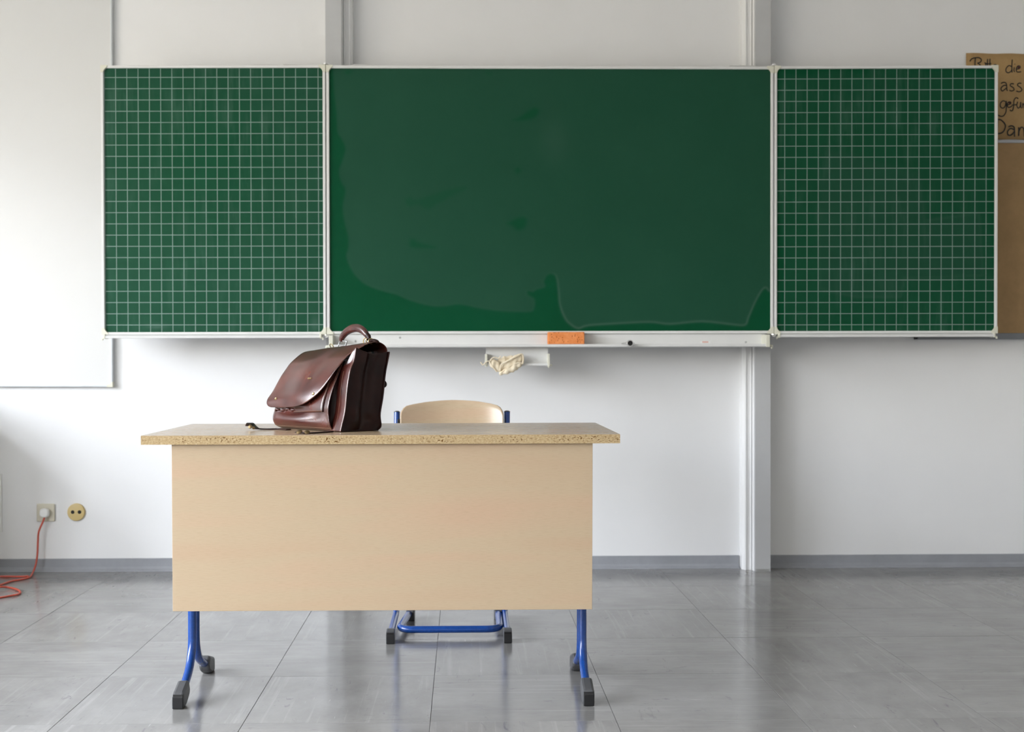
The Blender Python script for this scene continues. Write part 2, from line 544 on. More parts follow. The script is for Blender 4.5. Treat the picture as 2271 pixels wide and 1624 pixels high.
for k, (a, b) in enumerate(WINS):
    fr = B()
    x0, x1 = XL - 0.22, XL - 0.15
    fr.box((x0, a, SILL), (x1, a + 0.07, HEAD), 0.004).box((x0, b - 0.07, SILL), (x1, b, HEAD), 0.004)
    fr.box((x0, a, SILL), (x1, b, SILL + 0.08), 0.004).box((x0, a, HEAD - 0.08), (x1, b, HEAD), 0.004)
    fr.box((x0, (a + b) / 2 - 0.05, SILL), (x1, (a + b) / 2 + 0.05, HEAD), 0.004)
    fr.box((x0, a, 2.10), (x1, b, 2.18), 0.004)
    wf = struct(fr, 'window_%d' % (k + 1), WINFR, label='white framed classroom window with four panes', loc=(x0, a, SILL))
    m_ = (a + b) / 2
    for (ya, yb) in ((a + 0.07, m_ - 0.05), (m_ + 0.05, b - 0.07)):
        for (za, zb) in ((SILL + 0.08, 2.10), (2.18, HEAD - 0.08)):
            B().box((x0 + 0.03, ya, za), (x0 + 0.034, yb, zb)).done('pane', PANE, wf)

blocker = B().box((-3.44, 4.93, 0.0), (-2.43, YW - 0.001, 0.07)).box((-3.45, 4.91, 0.07), (-2.415, YW - 0.001, 0.835), 0.003)  # unseen box added out of frame to cast the lower-left wall shadow
blocker = struct(blocker.box((-3.46, 4.89, 0.835), (-2.40, YW - 0.001, 0.86), 0.004), 'shade_box', WINFR, label='unseen low white box added beside the window wall to shade the corner')
for k in range(2):
    B().box((-3.44 + 0.515 * k, 4.893, 0.085), (-2.94 + 0.515 * k, 4.91, 0.822), 0.003).done('front_board', WINFR, blocker)

# floor: slab with single vinyl tiles, grain turned from tile to tile
fl = struct(B().box((XL - 0.3, YR - 0.2, -0.12), (XR + 0.2, YW + 0.2, -0.002)), 'floor', DARKSEAM, label='grey marbled vinyl tile floor')
def tile_mesh(sx, sy):
    b = B()
    g = 0.0005
    b.box((-sx / 2 + g, -sy / 2 + g, -0.006), (sx / 2 - g, sy / 2 - g, 0.0), 0.0006, 1)
    me = bpy.data.meshes.new('tile')
    b.bm.to_mesh(me); b.bm.free()
    me.materials.append(FLOOR)
    return me
TX0, TY0 = -0.091, 3.369
cache = {}
i0, i1 = math.floor((XL - TX0) / 0.5), math.ceil((XR - TX0) / 0.5)
j0, j1 = math.floor((YR - TY0) / 0.5), math.ceil((YW - TY0) / 0.5)
for j in range(j1 - 1, j0 - 1, -1):
    for i in range(i0, i1):
        xa, xb = max(TX0 + 0.5 * i, XL), min(TX0 + 0.5 * (i + 1), XR)
        ya, yb = max(TY0 + 0.5 * j, YR), min(TY0 + 0.5 * (j + 1), YW)
        if xb - xa < 0.01 or yb - ya < 0.01: continue
        turn = (i + j) % 2
        if random.random() < 0.12: turn = 1 - turn
        sx, sy = (yb - ya, xb - xa) if turn else (xb - xa, yb - ya)
        key = (round(sx, 3), round(sy, 3))
        if key not in cache: cache[key] = tile_mesh(sx, sy)
        o = bpy.data.objects.new('tile', cache[key])
        COL.objects.link(o)
        o.parent = fl
        o.location = ((xa + xb) / 2, (ya + yb) / 2, 0)
        o.rotation_euler = (random.gauss(0, 0.0006), random.gauss(0, 0.0006), (math.pi / 2 if turn else 0) + (math.pi if random.random() < 0.5 else 0))

# skirting board with a coved foot, broken by the two board posts
cut = [(-0.625, -0.50), (1.284, 1.409)]
prof = [(YW, 0.0), (YW - 0.026, 0.0), (YW - 0.025, 0.003), (YW - 0.010, 0.0105), (YW - 0.006, 0.020), (YW - 0.005, 0.056), (YW, 0.058)]
bb = B()
xs = [XL] + [v for c_ in cut for v in c_] + [XR]
for k in range(0, len(xs), 2):
    bb.prism(prof, 'x', xs[k], xs[k + 1])
struct(bb, 'baseboard_back', BASE, label='grey plastic skirting along the blackboard wall')

# ------------------------------------------------------------------ blackboard posts
pp = [(1.4055, 5.735), (1.4055, YW), (1.334, YW), (1.334, 5.735)]
pr_l = [(1.334, YW), (1.288, YW), (1.288, 5.801), (1.298, 5.7815), (1.3035, 5.780), (1.304, 5.786), (1.3225, 5.786), (1.3245, 5.779), (1.3275, 5.778), (1.3278, 5.788), (1.3298, 5.788), (1.3300, 5.764), (1.334, 5.755)]
BXC = 0.392
for side in (1, -1):
    poly = [((x - BXC) * side + BXC, y) for x, y in pp]
    xc = BXC + side * 0.95
    t = thing('board_post', 'grey metal guide post holding the blackboard, foot visible on the floor' if side == 1 else 'grey metal guide post behind the leather bag end of the blackboard', 'post', (xc, 5.80, 0))
    body = B().prism(poly, 'z', 0.0, ZC - 0.002).done('post_profile', PYLON, t)
    B().prism([((x - BXC) * side + BXC, y) for x, y in pr_l], 'z', 0.0, ZC - 0.002).done('guide_rail', RAILW, t)
    s0, s1 = sorted(((1.340 - BXC) * side + BXC, (1.398 - BXC) * side + BXC))
    B().box((s0, 5.7335, 0.0), (s1, 5.7352, 0.012)).done('foot_plate', STEEL, t)

# ------------------------------------------------------------------ blackboard
YB = 5.6208
ZB0, ZB1 = 1.088, 2.282          # outer frame of the middle panel
XB0, XB1 = -0.6075, 1.3912
bd = thing('blackboard', 'large green folding blackboard with two squared wings and chalk shelf', 'blackboard', (BXC, YB, 1.02))

def film_attr(me, fn):
    at = me.color_attributes.new('film', 'FLOAT_COLOR', 'POINT')
    n = len(me.vertices)
    co = np.empty(n * 3); me.vertices.foreach_get('co', co); co = co.reshape(-1, 3)
    a, b = fn(co[:, 0], co[:, 2])
    cols = np.zeros((n, 4)); cols[:, 0] = a; cols[:, 1] = b; cols[:, 3] = 1
    at.data.foreach_set('color', cols.ravel())

def surface(name, mat, w_, h_, step, org, parent, fn):
    """thin writing sheet: a fine front grid with a back, local x 0..w, z 0..h, at y=0"""
    nx, nz = max(2, int(w_ / step)), max(2, int(h_ / step))
    X, Zz = np.meshgrid(np.linspace(0, w_, nx + 1), np.linspace(0, h_, nz + 1))
    n = X.size
    V = np.zeros((n, 3)); V[:, 0] = X.ravel(); V[:, 2] = Zz.ravel()
    idx = np.arange(n).reshape(nz + 1, nx + 1)
    F = np.stack([idx[:-1, :-1], idx[:-1, 1:], idx[1:, 1:], idx[1:, :-1]], -1).reshape(-1, 4)
    vb = n
    V = np.vstack([V, [[0, 0.012, 0], [w_, 0.012, 0], [w_, 0.012, h_], [0, 0.012, h_]]])
    faces = F.tolist() + [[vb, vb + 3, vb + 2, vb + 1]]
    me = bpy.data.meshes.new(name)
    me.from_pydata(V.tolist(), [], faces); me.update()
    me.materials.append(mat)
    film_attr(me, fn)
    o = bpy.data.objects.new(name, me)
    COL.objects.link(o)
    o.parent = parent
    o.location = org
    return o

def poly_sd(px, pz, poly):
    """signed distance, positive inside"""
    P = np.array(poly); Q = np.roll(P, -1, 0)
    d = np.full(px.shape, 1e9); ins = np.zeros(px.shape, bool)
    for (x0, y0), (x1, y1) in zip(P, Q):
        ex, ey = x1 - x0, y1 - y0
        t = np.clip(((px - x0) * ex + (pz - y0) * ey) / (ex * ex + ey * ey + 1e-12), 0, 1)
        d = np.minimum(d, np.hypot(px - x0 - t * ex, pz - y0 - t * ey))
        c = ((y0 > pz) != (y1 > pz))
        xi = x0 + (pz - y0) * ex / (ey if abs(ey) > 1e-12 else 1e-12)
        ins ^= c & (px < xi)
    return np.where(ins, d, -d)

FRW = 0.0145
SX0, SZ0 = XB0 + FRW, ZB0 + 0.012
SW, SH = XB1 - FRW - SX0, ZB1 - 0.012 - SZ0
def bpx(q):     # a point of the board seen in the photograph -> position on the writing sheet
    P = atY(720 + q[0] / 2.271, 140 + q[1] / 2.271, YB)
    return (P.x - SX0, P.z - SZ0)
def sm(pts):
    return [(p.x, p.y) for p in smooth_path([Vector((a, b, 0)) for a, b in pts], 4)]
wipe = [(48, 150), (60, 250), (65, 345), (85, 380), (105, 430), (90, 490), (72, 545), (85, 600), (105, 640), (92, 720), (100, 800), (118, 870), (120, 930), (110, 970), (130, 1030), (165, 1080), (215, 1120), (300, 1150), (360, 1165), (430, 1195), (530, 1222), (600, 1225), (680, 1215), (780, 1235), (900, 1250), (1020, 1253), (1053, 1242), (1057, 1190), (1024, 1168), (1023, 1148), (1050, 1152), (1070, 1140), (1110, 1128), (1105, 1100), (1120, 1070), (1145, 1062), (1165, 1080), (1175, 1150), (1182, 1220), (1210, 1290), (1245, 1325), (1280, 1340), (1330, 1325), (1480, 1315), (1640, 1308), (1740, 1318), (1900, 1305), (2050, 1320), (2120, 1322), (2140, 1280), (2170, 1210), (2200, 1155), (2220, 1135), (2236, 1150)]
main_poly = [bpx(q) for q in sm(wipe)] + [bpx((2300, 1150)), bpx((2300, -20)), bpx((40, -20))]
holes = [([(950, 285), (985, 270), (1020, 245), (1055, 224), (1077, 232), (1076, 255), (1050, 277), (1000, 288)], 0.9),
         ([(958, 540), (972, 526), (988, 540), (972, 556)], 0.8),
         ([(408, 685), (430, 673), (460, 690), (560, 655), (650, 632), (715, 628), (640, 668), (560, 712), (520, 735), (470, 712), (430, 720), (410, 708)], 0.5),
         ([(918, 808), (960, 785), (1000, 775), (1017, 790), (1010, 825), (975, 843), (950, 825)], 0.9),
         ([(430, 890), (450, 888), (480, 905), (556, 926), (520, 931), (435, 926)], 0.8),
         ([(100, 44), (118, 34), (136, 42), (118, 54)], 0.7),
         ([(812, 46), (828, 44), (842, 56), (826, 60)], 0.5)]
def film_main(x, z):
    d = poly_sd(x, z, main_poly)
    f = 1 / (1 + np.exp(-d / 0.0022))
    for hp, st in holes:
        hd = poly_sd(x, z, [bpx(q) for q in sm(hp + [hp[0]])])
        f = f * (1 - st / (1 + np.exp(-hd / 0.004)))
    xr = SW * 0.5
    rim = np.exp(-((d - 0.004) / 0.005) ** 2) * np.clip((x - xr) / 0.05, 0.10, 1) * (z < 0.35)
    wisp = np.exp(-((x - 1.0) / 0.06) ** 2 - ((z - 0.85) / 0.10) ** 2) * 0.25
    return f, rim + wisp
ws = surface('writing_surface', BOARD, SW, SH, 0.005, Vector((SX0, YB + 0.003, SZ0)) - ORG['blackboard'], bd, film_main)
ws['label'] = 'plain green middle writing surface with wiped chalk film'
fb = lambda: B()
# aluminium frame rails of the middle panel
B().box((XB0 + 0.003, YB - 0.006, ZB1 - 0.013), (XB1 - 0.003, YB + 0.024, ZB1), 0.003).done('frame_rail', ALU, bd)
B().box((XB0 + 0.003, YB - 0.006, ZB0), (XB1 - 0.003, YB + 0.024, ZB0 + 0.013), 0.003).done('frame_rail', ALU, bd)
B().box((XB0 + 0.002, YB - 0.007, ZB0), (XB0 + FRW, YB + 0.024, ZB1), 0.003).done('frame_rail', ALU, bd)
B().box((XB1 - FRW, YB - 0.007, ZB0), (XB1 - 0.002, YB + 0.024, ZB1), 0.003).done('frame_rail', ALU, bd)
B().box((XB0 + 0.01, YB + 0.015, ZB0 + 0.01), (XB1 - 0.01, YB + 0.03, ZB1 - 0.01)).done('back_plate', ALU2, bd)
for x in (-0.585, 1.369):   # carriages running on the posts
    for z in (1.2, 2.0):
        B().box((x - 0.03, YB + 0.03, z), (x + 0.03, 5.733, z + 0.14), 0.003).done('carriage', STEEL, bd)
def corner(x, z, sx, sz, par, y=YB, name='corner_cap'):
    """L-shaped ivory cap at a frame corner"""
    b = B()
    pts = [(x, z), (x + sx * 0.030, z), (x + sx * 0.030, z + sz * 0.009), (x + sx * 0.022, z + sz * 0.0145), (x + sx * 0.0155, z + sz * 0.022), (x + sx * 0.012, z + sz * 0.032), (x, z + sz * 0.032)]
    b.prism(pts, 'y', y - 0.0095, y + 0.026, 0.0012)
    return b.done(name, IVORY, par)
for x, sx in ((XB0 + 0.001, 1), (XB1 - 0.001, -1)):
    for z, sz in ((ZB0 - 0.001, 1), (ZB1 + 0.001, -1)):
        corner(x, z, sx, sz, bd)
# hinge pins
for x in (XB0, XB1):
    for z, s in ((ZB1 + 0.004, 1), (ZB0 - 0.004, -1)):
        B().lathe([(0.0, 0.0), (0.016, 0.0), (0.016, 0.003), (0.009, 0.005), (0.0085, 0.010), (0.005, 0.013), (0, 0.0135)], (x, YB - 0.002, z - s * 0.002), (0, 0, s), 20).done('hinge_pin', CHROME, bd)
# thin clip rail on the top edge, left of the right hinge and right of the left one
for xa, xb in ((atY(628, 0, YB).x, XB0 - 0.01), (atY(780, 0, YB).x, atY(822, 0, YB).x), (atY(1618, 0, YB).x, atY(1676, 0, YB).x)):
    B().box((xa, YB - 0.004, ZB1 + 0.0005), (xb, YB + 0.012, ZB1 + 0.004), 0.001).done('edge_clip', ALU2, bd)

# chalk shelf under the middle panel: web, shelf, end caps, pegs, screws
SH_T = atY(1300, 763.5, 5.545).z     # shelf top
SH_B = atY(1300, 770.0, 5.545).z
xa, xb = atY(733, 760, 5.6).x, atY(1700, 760, 5.6).x
B().box((xa, YB + 0.004, SH_B), (xb, YB + 0.020, ZB0 - 0.0005), 0.002).done('shelf_web', ALU, bd)
B().prism([(5.540, SH_B + 0.003), (5.543, SH_B), (YB + 0.004, SH_B), (YB + 0.004, SH_T), (5.543, SH_T), (5.540, SH_T - 0.003)], 'x', xa, xb).done('chalk_shelf', ALU, bd)
for x, s in ((xa, -1), (xb, 1)):
    B().box((x - 0.009 - 0.008 * s, 5.5385, SH_B - 0.001), (x + 0.009 - 0.008 * s, YB + 0.02, ZB0 - 0.006), 0.002).done('shelf_end_cap', IVORY, bd)
    B().lathe([(0, 0), (0.0055, 0.001), (0.006, 0.012), (0.004, 0.016), (0, 0.017)], (x + s * 0.002, 5.56, SH_B + 0.006), (s, 0, -0.25), 14).tube([(x + s * 0.014, 5.56, SH_B + 0.003), (x + s * 0.014, 5.56, SH_B - 0.008)], 0.004, 10).done('end_peg', IVORY, bd)
for px_, py_ in ((1654, 759), (788, 757), (887, 749)):
    P = atY(px_, py_, YB + 0.004)
    B().lathe([(0, 0.003), (0.003, 0.003), (0.0045, 0.001), (0.0045, 0)], (P.x, YB + 0.0042, P.z), (0, -1, 0), 14).done('screw', STEEL, bd)
P = atY(1564, 759, YB + 0.003)
st = B().box((P.x - 0.0225, YB + 0.0030, P.z - 0.0055), (P.x + 0.0225, YB + 0.0042, P.z + 0.0055)).done('sticker', WHITE_PL, bd, label='small white and pink sticker on the chalk shelf')
B().box((P.x - 0.013, YB + 0.0026, P.z - 0.0025), (P.x + 0.014, YB + 0.0031, P.z + 0.0035)).done('print', simple('pink_print', (0.72, 0.42, 0.36), 0.6), st)
# tube socket clamped on the shelf edge
P = atY(1397.5, 761.5, 5.515)
tb = B().lathe([(0.0112, 0.0), (0.0135, 0.0), (0.0145, 0.004), (0.0145, 0.024), (0.0, 0.024)], (P.x, 5.512, P.z), (0, 1, 0), 28).done('clamp_tube', CHROME, bd, label='short hollow chrome tube clamped on the chalk shelf edge')
B().lathe([(0.0, 0.004), (0.0111, 0.004), (0.0111, 0.0005)], (P.x, 5.512, P.z), (0, 1, 0), 28).done('bore', BLACK, tb)
B().prism([(P.x - 0.011, P.z + 0.006), (P.x - 0.036, P.z + 0.0005), (P.x - 0.038, P.z - 0.003), (P.x - 0.030, P.z - 0.003), (P.x - 0.011, P.z - 0.002)], 'y', 5.526, 5.533, 0.0012).done('clamp_wing', CHROME, tb)
B().prism([(P.x + 0.011, P.z + 0.003), (P.x + 0.020, P.z + 0.0025), (P.x + 0.024, P.z - 0.001), (P.x + 0.011, P.z - 0.003)], 'y', 5.526, 5.533, 0.001).done('clamp_wing', CHROME, tb)

# cloth tray hanging under the shelf
ca, cb = atY(1078, 790, 5.59), atY(1216, 790, 5.59)
zt, zl = SH_B, atY(1150, 812, 5.575).z
B().box((ca.x, 5.598, zl), (cb.x, 5.603, zt), 0.001).done('tray_back', ALU, bd)
B().prism([(5.598, zl), (5.566, zl), (5.563, zl + 0.003), (5.563, zl + 0.011), (5.566, zl + 0.011), (5.568, zl + 0.004), (5.598, zl + 0.004)], 'x', ca.x, cb.x).done('tray_lip', ALU, bd)
for x in (ca.x, cb.x):
    B().prism([(5.604, zl - 0.003), (5.560, zl - 0.003), (5.558, zl), (5.562, zl + 0.050), (5.566, zl + 0.054), (5.604, zl + 0.054)], 'x', x - 0.005, x + 0.005, 0.0012).done('tray_end', IVORY, bd)
B().lathe([(0, 0), (0.0045, 0.001), (0.005, 0.010), (0, 0.013)], (cb.x + 0.004, 5.57, zl + 0.003), (1, 0, 0), 12).tube([(cb.x + 0.0, 5.562, zl + 0.002), (cb.x + 0.0, 5.562, zl - 0.008)], 0.0035, 10).done('tray_peg', IVORY, bd)

# wings
def wing(side):
    hx = XB0 if side < 0 else XB1
    wdt = 0.9985
    ang = math.atan2(0.020, 1.0) * (-1) if side < 0 else math.atan2(-0.026, 1.0)
    piv = Vector((hx, YB + 0.008, 0))
    # frame mesh carries the wing, the other pieces hang on it; built unturned around the hinge
    lo, hi = (hx - wdt, hx - 0.002) if side < 0 else (hx + 0.002, hx + wdt)
    z0, z1 = ZB0 - 0.001, ZB1 + 0.001
    f = B()
    f.box((lo, YB - 0.006, z1 - 0.012), (hi, YB + 0.022, z1), 0.003)
    f.box((lo, YB - 0.006, z0), (hi, YB + 0.022, z0 + 0.012), 0.003)
    f.box((lo, YB - 0.007, z0), (lo + 0.012, YB + 0.022, z1), 0.003)
    f.box((hi - 0.012, YB - 0.007, z0), (hi, YB + 0.022, z1), 0.003)
    f.box((lo + 0.01, YB + 0.012, z0 + 0.01), (hi - 0.01, YB + 0.020, z1 - 0.01))
    wg = f.done('wing', ALU, bd, loc=(hx, YB + 0.008, ZB0), label=('squared blackboard wing overlapping the whiteboard' if side < 0 else 'squared blackboard wing overlapping the handwritten notice'))
    # writing sheet, squares of five centimetres
    if side < 0: gx = atY(254.4, 400, YB).x; gz = atY(400, 169.8, YB).z
    else: gx = atY(1740.7, 400, YB - 0.001).x; gz = atY(1900, 174.6, YB).z - 0.002
    rnd = np.random.RandomState(3 if side < 0 else 5)
    def fw(x, z):
        W, H_ = x.max() - x.min(), z.max() - z.min()
        u, v = (x - x.min()) / W, (z - z.min()) / H_
        edge = np.minimum(np.minimum(u * W, (1 - u) * W), np.minimum(v * H_, (1 - v) * H_))
        wav = 0.02 + 0.012 * np.sin(9 * v + 3 * u) + 0.008 * np.sin(23 * u + 5 * v)
        f_ = 1 / (1 + np.exp(-(edge - wav) / 0.004))
        if side < 0:
            core = 0.75 - 0.5 * np.exp(-((u - 0.45) / 0.35) ** 2 - ((v - 0.65) / 0.3) ** 2)
            f_ = f_ * core + (1 - f_) * 0.9
            r_ = np.exp(-((u - 0.235) / 0.04) ** 2 - ((v - 0.022) / 0.010) ** 2) * 1.3
            r_ = r_ + np.exp(-((u - 0.008) / 0.01) ** 2 - ((v - 0.33) / 0.02) ** 2)
            r_ = r_ + np.exp(-((u - 0.96) / 0.02) ** 2 - ((v - 0.03) / 0.03) ** 2) * 0.9
        else:
            d = poly_sd(u, v, [(0.20, 0.16), (0.37, 0.13), (0.57, 0.13), (0.585, 0.2), (0.95, 0.21), (0.93, 0.45), (0.68, 0.42), (0.66, 0.6), (0.22, 0.7), (0.19, 0.45)])
            f_ = f_ * (0.35 + 0.5 / (1 + np.exp(-d / 0.006)))
            r_ = np.exp(-(d / 0.006) ** 2) * 0.30 * (v < 0.5) + np.exp(-((u - 0.375) / 0.004) ** 2 - ((v - 0.22) / 0.08) ** 2) * 0.35 + np.exp(-((u - 0.68) / 0.004) ** 2 - ((v - 0.35) / 0.08) ** 2) * 0.35
            r_ = r_ + np.clip(0.025 - v, 0, 1) * 14
        return f_, r_
    sx0, sz0 = lo + 0.012, z0 + 0.012
    sw, sh = hi - lo - 0.024, z1 - z0 - 0.024
    # local origin on a grid crossing
    o = surface('writing_surface', BOARDG, sw, sh, 0.0075, Vector((0, 0, 0)), wg, fw)
    off = Vector((sx0 - gx, 0, sz0 - gz))
    for v in o.data.vertices: v.co += off
    o.location = Vector((gx, YB + 0.003, gz)) - ORG[wg.name]
    # chalk ledge along the foot
    a0, a1 = lo + 0.018, hi - 0.022
    B().prism([(YB - 0.006, z0 + 0.004), (YB - 0.030, z0 - 0.004), (YB - 0.033, z0 - 0.007), (YB - 0.032, z0 - 0.015), (YB - 0.028, z0 - 0.016), (YB + 0.014, z0 - 0.012), (YB + 0.014, z0 + 0.004)], 'x', a0, a1).done('chalk_ledge', ALU, wg)
    for x, s in ((a0, -1), (a1, 1)):
        B().box((x - 0.003, YB - 0.034, z0 - 0.018), (x + 0.003, YB + 0.015, z0 + 0.003), 0.001).tube([(x + s * 0.003, YB - 0.026, z0 - 0.014), (x + s * 0.010, YB - 0.026, z0 - 0.017), (x + s * 0.011, YB - 0.026, z0 - 0.024)], 0.0042, 10).done('ledge_end', IVORY, wg)
    corner(lo - 0.001, z0 - 0.001, 1, 1, wg); corner(hi + 0.001, z0 - 0.001, -1, 1, wg)
    corner(lo - 0.001, z1 + 0.001, 1, -1, wg); corner(hi + 0.001, z1 + 0.001, -1, -1, wg)
    wg.rotation_euler = (0, 0, ang)
    return wg
WL = wing(-1); WR = wing(1)

# ------------------------------------------------------------------ things on the blackboard shelf
P0, P1 = atY(1216, 763.5, 5.545), atY(1296.5, 763.5, 5.545)
ht = atY(1216, 736.5, 5.545).z - SH_T
sg = B().box((P0.x, 5.5455, SH_T), (P1.x, 5.612, SH_T + ht), 0.0035, 3)
sg = sg.done('board_sponge', SPONGE, label='orange rectangular sponge lying on the chalk shelf', cat='sponge', loc=(P0.x, 5.5455, SH_T))

# cotton rag pouch hanging over the cloth tray
def rag():
    b = B()
    Yc = 5.552
    def q(x, y, dy=0.0):
        return atY(x, y, Yc + dy)
    rg = thing('board_cloth', 'crumpled cream cotton board cloth hanging over the small tray', 'cloth', (q(1112, 815).x, Yc, zl + 0.004))
    def lip(path, rads, name, squash=0.55, seed=1, y0=0.0):
        rr = random.Random(seed)
        pts = smooth_path([q(x, y, dy) for x, y, dy in path], 6)
        n = len(pts)
        rs = [interp(i / (n - 1), np.linspace(0, 1, len(rads)), rads) for i in range(n)]
        bb_ = B().tube(pts, rs, 18, True, (Vector((0, 1, 0)), squash))
        for v in bb_.bm.verts:
            c = v.co
            v.co += Vector((0.0, 0.0022 * math.sin(210 * c.x + seed), 0.0020 * math.sin(160 * c.x + 300 * c.z + seed)))
        return bb_.done(name, CLOTH, rg)
    lip([(1109, 824, 0.012), (1120, 813, 0.006), (1136, 803, 0.004), (1150, 795, 0.006), (1158, 795, 0.012)], [0.004, 0.017, 0.019, 0.020, 0.013], 'upper_fold', 0.7, 1)
    lip([(1108, 829, 0.004), (1122, 824, -0.006), (1138, 817, -0.008), (1150, 810, -0.004), (1157, 806, 0.008)], [0.006, 0.013, 0.0155, 0.013, 0.006], 'lower_fold', 0.7, 2)
    lip([(1086, 802, 0.014), (1094, 806, 0.008), (1102, 814, 0.008), (1108, 824, 0.010)], [0.008, 0.021, 0.019, 0.008], 'bunched_corner', 0.6, 3)
    lip([(1100, 806, 0.022), (1120, 800, 0.024), (1140, 795, 0.024)], [0.008, 0.020, 0.012], 'back_fold', 0.6, 4)
    c = B()
    c.tube(smooth_path([q(1110, 822, -0.004), q(1112, 809, -0.012), q(1128, 800, -0.014), (q(1148, 789, -0.012)), q(1157, 786, -0.008), q(1160.5, 792, -0.006), q(1160, 803, -0.006), q(1158, 808, -0.006)], 6), 0.0038, 8)
    c.tube(smooth_path([q(1110, 828, -0.004), q(1124, 817, -0.012), q(1140, 808, -0.013), q(1152, 805, -0.010), q(1158, 807, -0.006)], 6), 0.0034, 8)
    c.done('hem', CLOTH, rg)
    d = B().tube(smooth_path([q(1066, 803, -0.002), q(1071, 809.5, -0.004), (q(1077, 804, -0.004)), q(1084, 801, -0.004), q(1088, 806, -0.003), q(1094, 815, -0.003), q(1102, 825, 0.0)], 6), 0.0026, 8)
    d.tube(smooth_path([q(1086, 803, -0.002), q(1090, 796, -0.004), q(1098, 793, -0.004), q(1106, 795, -0.003), q(1110, 790, -0.002)], 6), 0.0028, 8)
    d.done('drawstring', CLOTH, rg)
    return rg
rag()

# ------------------------------------------------------------------ whiteboard on the left
YWB = YW - 0.024
wx1, wz0 = atY(250, 858, YWB).x, atY(230, 858.5, YWB).z
wx0, wz1 = -3.6, 2.86
wb = thing('whiteboard', 'tall white whiteboard with thin metal frame beside the blackboard', 'whiteboard', (wx1, YWB, wz0))
B().box((wx0 + 0.006, YWB + 0.003, wz0 + 0.006), (wx1 - 0.006, YWB + 0.016, wz1 - 0.006)).done('writing_surface', WB, wb)
B().box((wx1 - 0.009, YWB - 0.003, wz0), (wx1, YW - 0.001, wz1), 0.0025).done('frame_rail', mat_alu('silver_aluminium', (0.70, 0.73, 0.75), 0.3), wb)
B().box((wx0, YWB - 0.003, wz0), (wx0 + 0.009, YW - 0.001, wz1), 0.0025).done('frame_rail', bpy.data.materials['silver_aluminium'], wb)
B().box((wx0, YWB - 0.003, wz0), (wx1, YW - 0.001, wz0 + 0.008), 0.0025).done('frame_rail', bpy.data.materials['silver_aluminium'], wb)
B().box((wx0, YWB - 0.003, wz1 - 0.008), (wx1, YW - 0.001, wz1), 0.0025).done('frame_rail', bpy.data.materials['silver_aluminium'], wb)
B().prism([(wx1 + 0.001, wz0 - 0.001), (wx1 + 0.001, wz0 + 0.024), (wx1 - 0.006, wz0 + 0.022), (wx1 - 0.013, wz0 + 0.012), (wx1 - 0.026, wz0 + 0.009), (wx1 - 0.027, wz0 - 0.001)], 'y', YWB - 0.0045, YW - 0.001, 0.001).done('corner_cap', IVORY, wb)
for o in [wb]:
    o.rotation_euler = (0, math.radians(0.22), 0)

# ------------------------------------------------------------------ pinboard and notice on the right
YPB = YW - 0.022
pz0, pz1 = atY(2240, 753, YPB).z, atY(2240, 311, YPB).z
px0 = atY(2030, 745, YPB).x
pb = thing('pinboard', 'tan pinboard with grey metal frame partly behind the blackboard wing', 'pinboard', (px0, YPB, pz0))
B().box((px0 + 0.004, YPB + 0.004, pz0 + 0.004), (4.3, YW - 0.001, pz1 - 0.004)).done('pin_surface', CORK, pb)
GRF = mat_alu('grey_frame_metal', (0.50, 0.51, 0.53), 0.4)
zr = atY(2240, 739, YPB).z
B().box((px0, YPB - 0.002, pz0), (4.304, YW - 0.001, zr), 0.002).done('frame_rail', mat_alu('dark_grey_frame_metal', (0.25, 0.26, 0.28), 0.5), pb)
B().box((px0, YPB - 0.002, atY(2240, 317, YPB).z), (4.304, YW - 0.001, pz1), 0.002).done('frame_rail', GRF, pb)
B().box((px0, YPB - 0.002, pz0), (px0 + 0.012, YW - 0.001, pz1), 0.002).done('frame_rail', GRF, pb)
B().box((4.292, YPB - 0.002, pz0), (4.304, YW - 0.001, pz1), 0.002).done('frame_rail', GRF, pb)

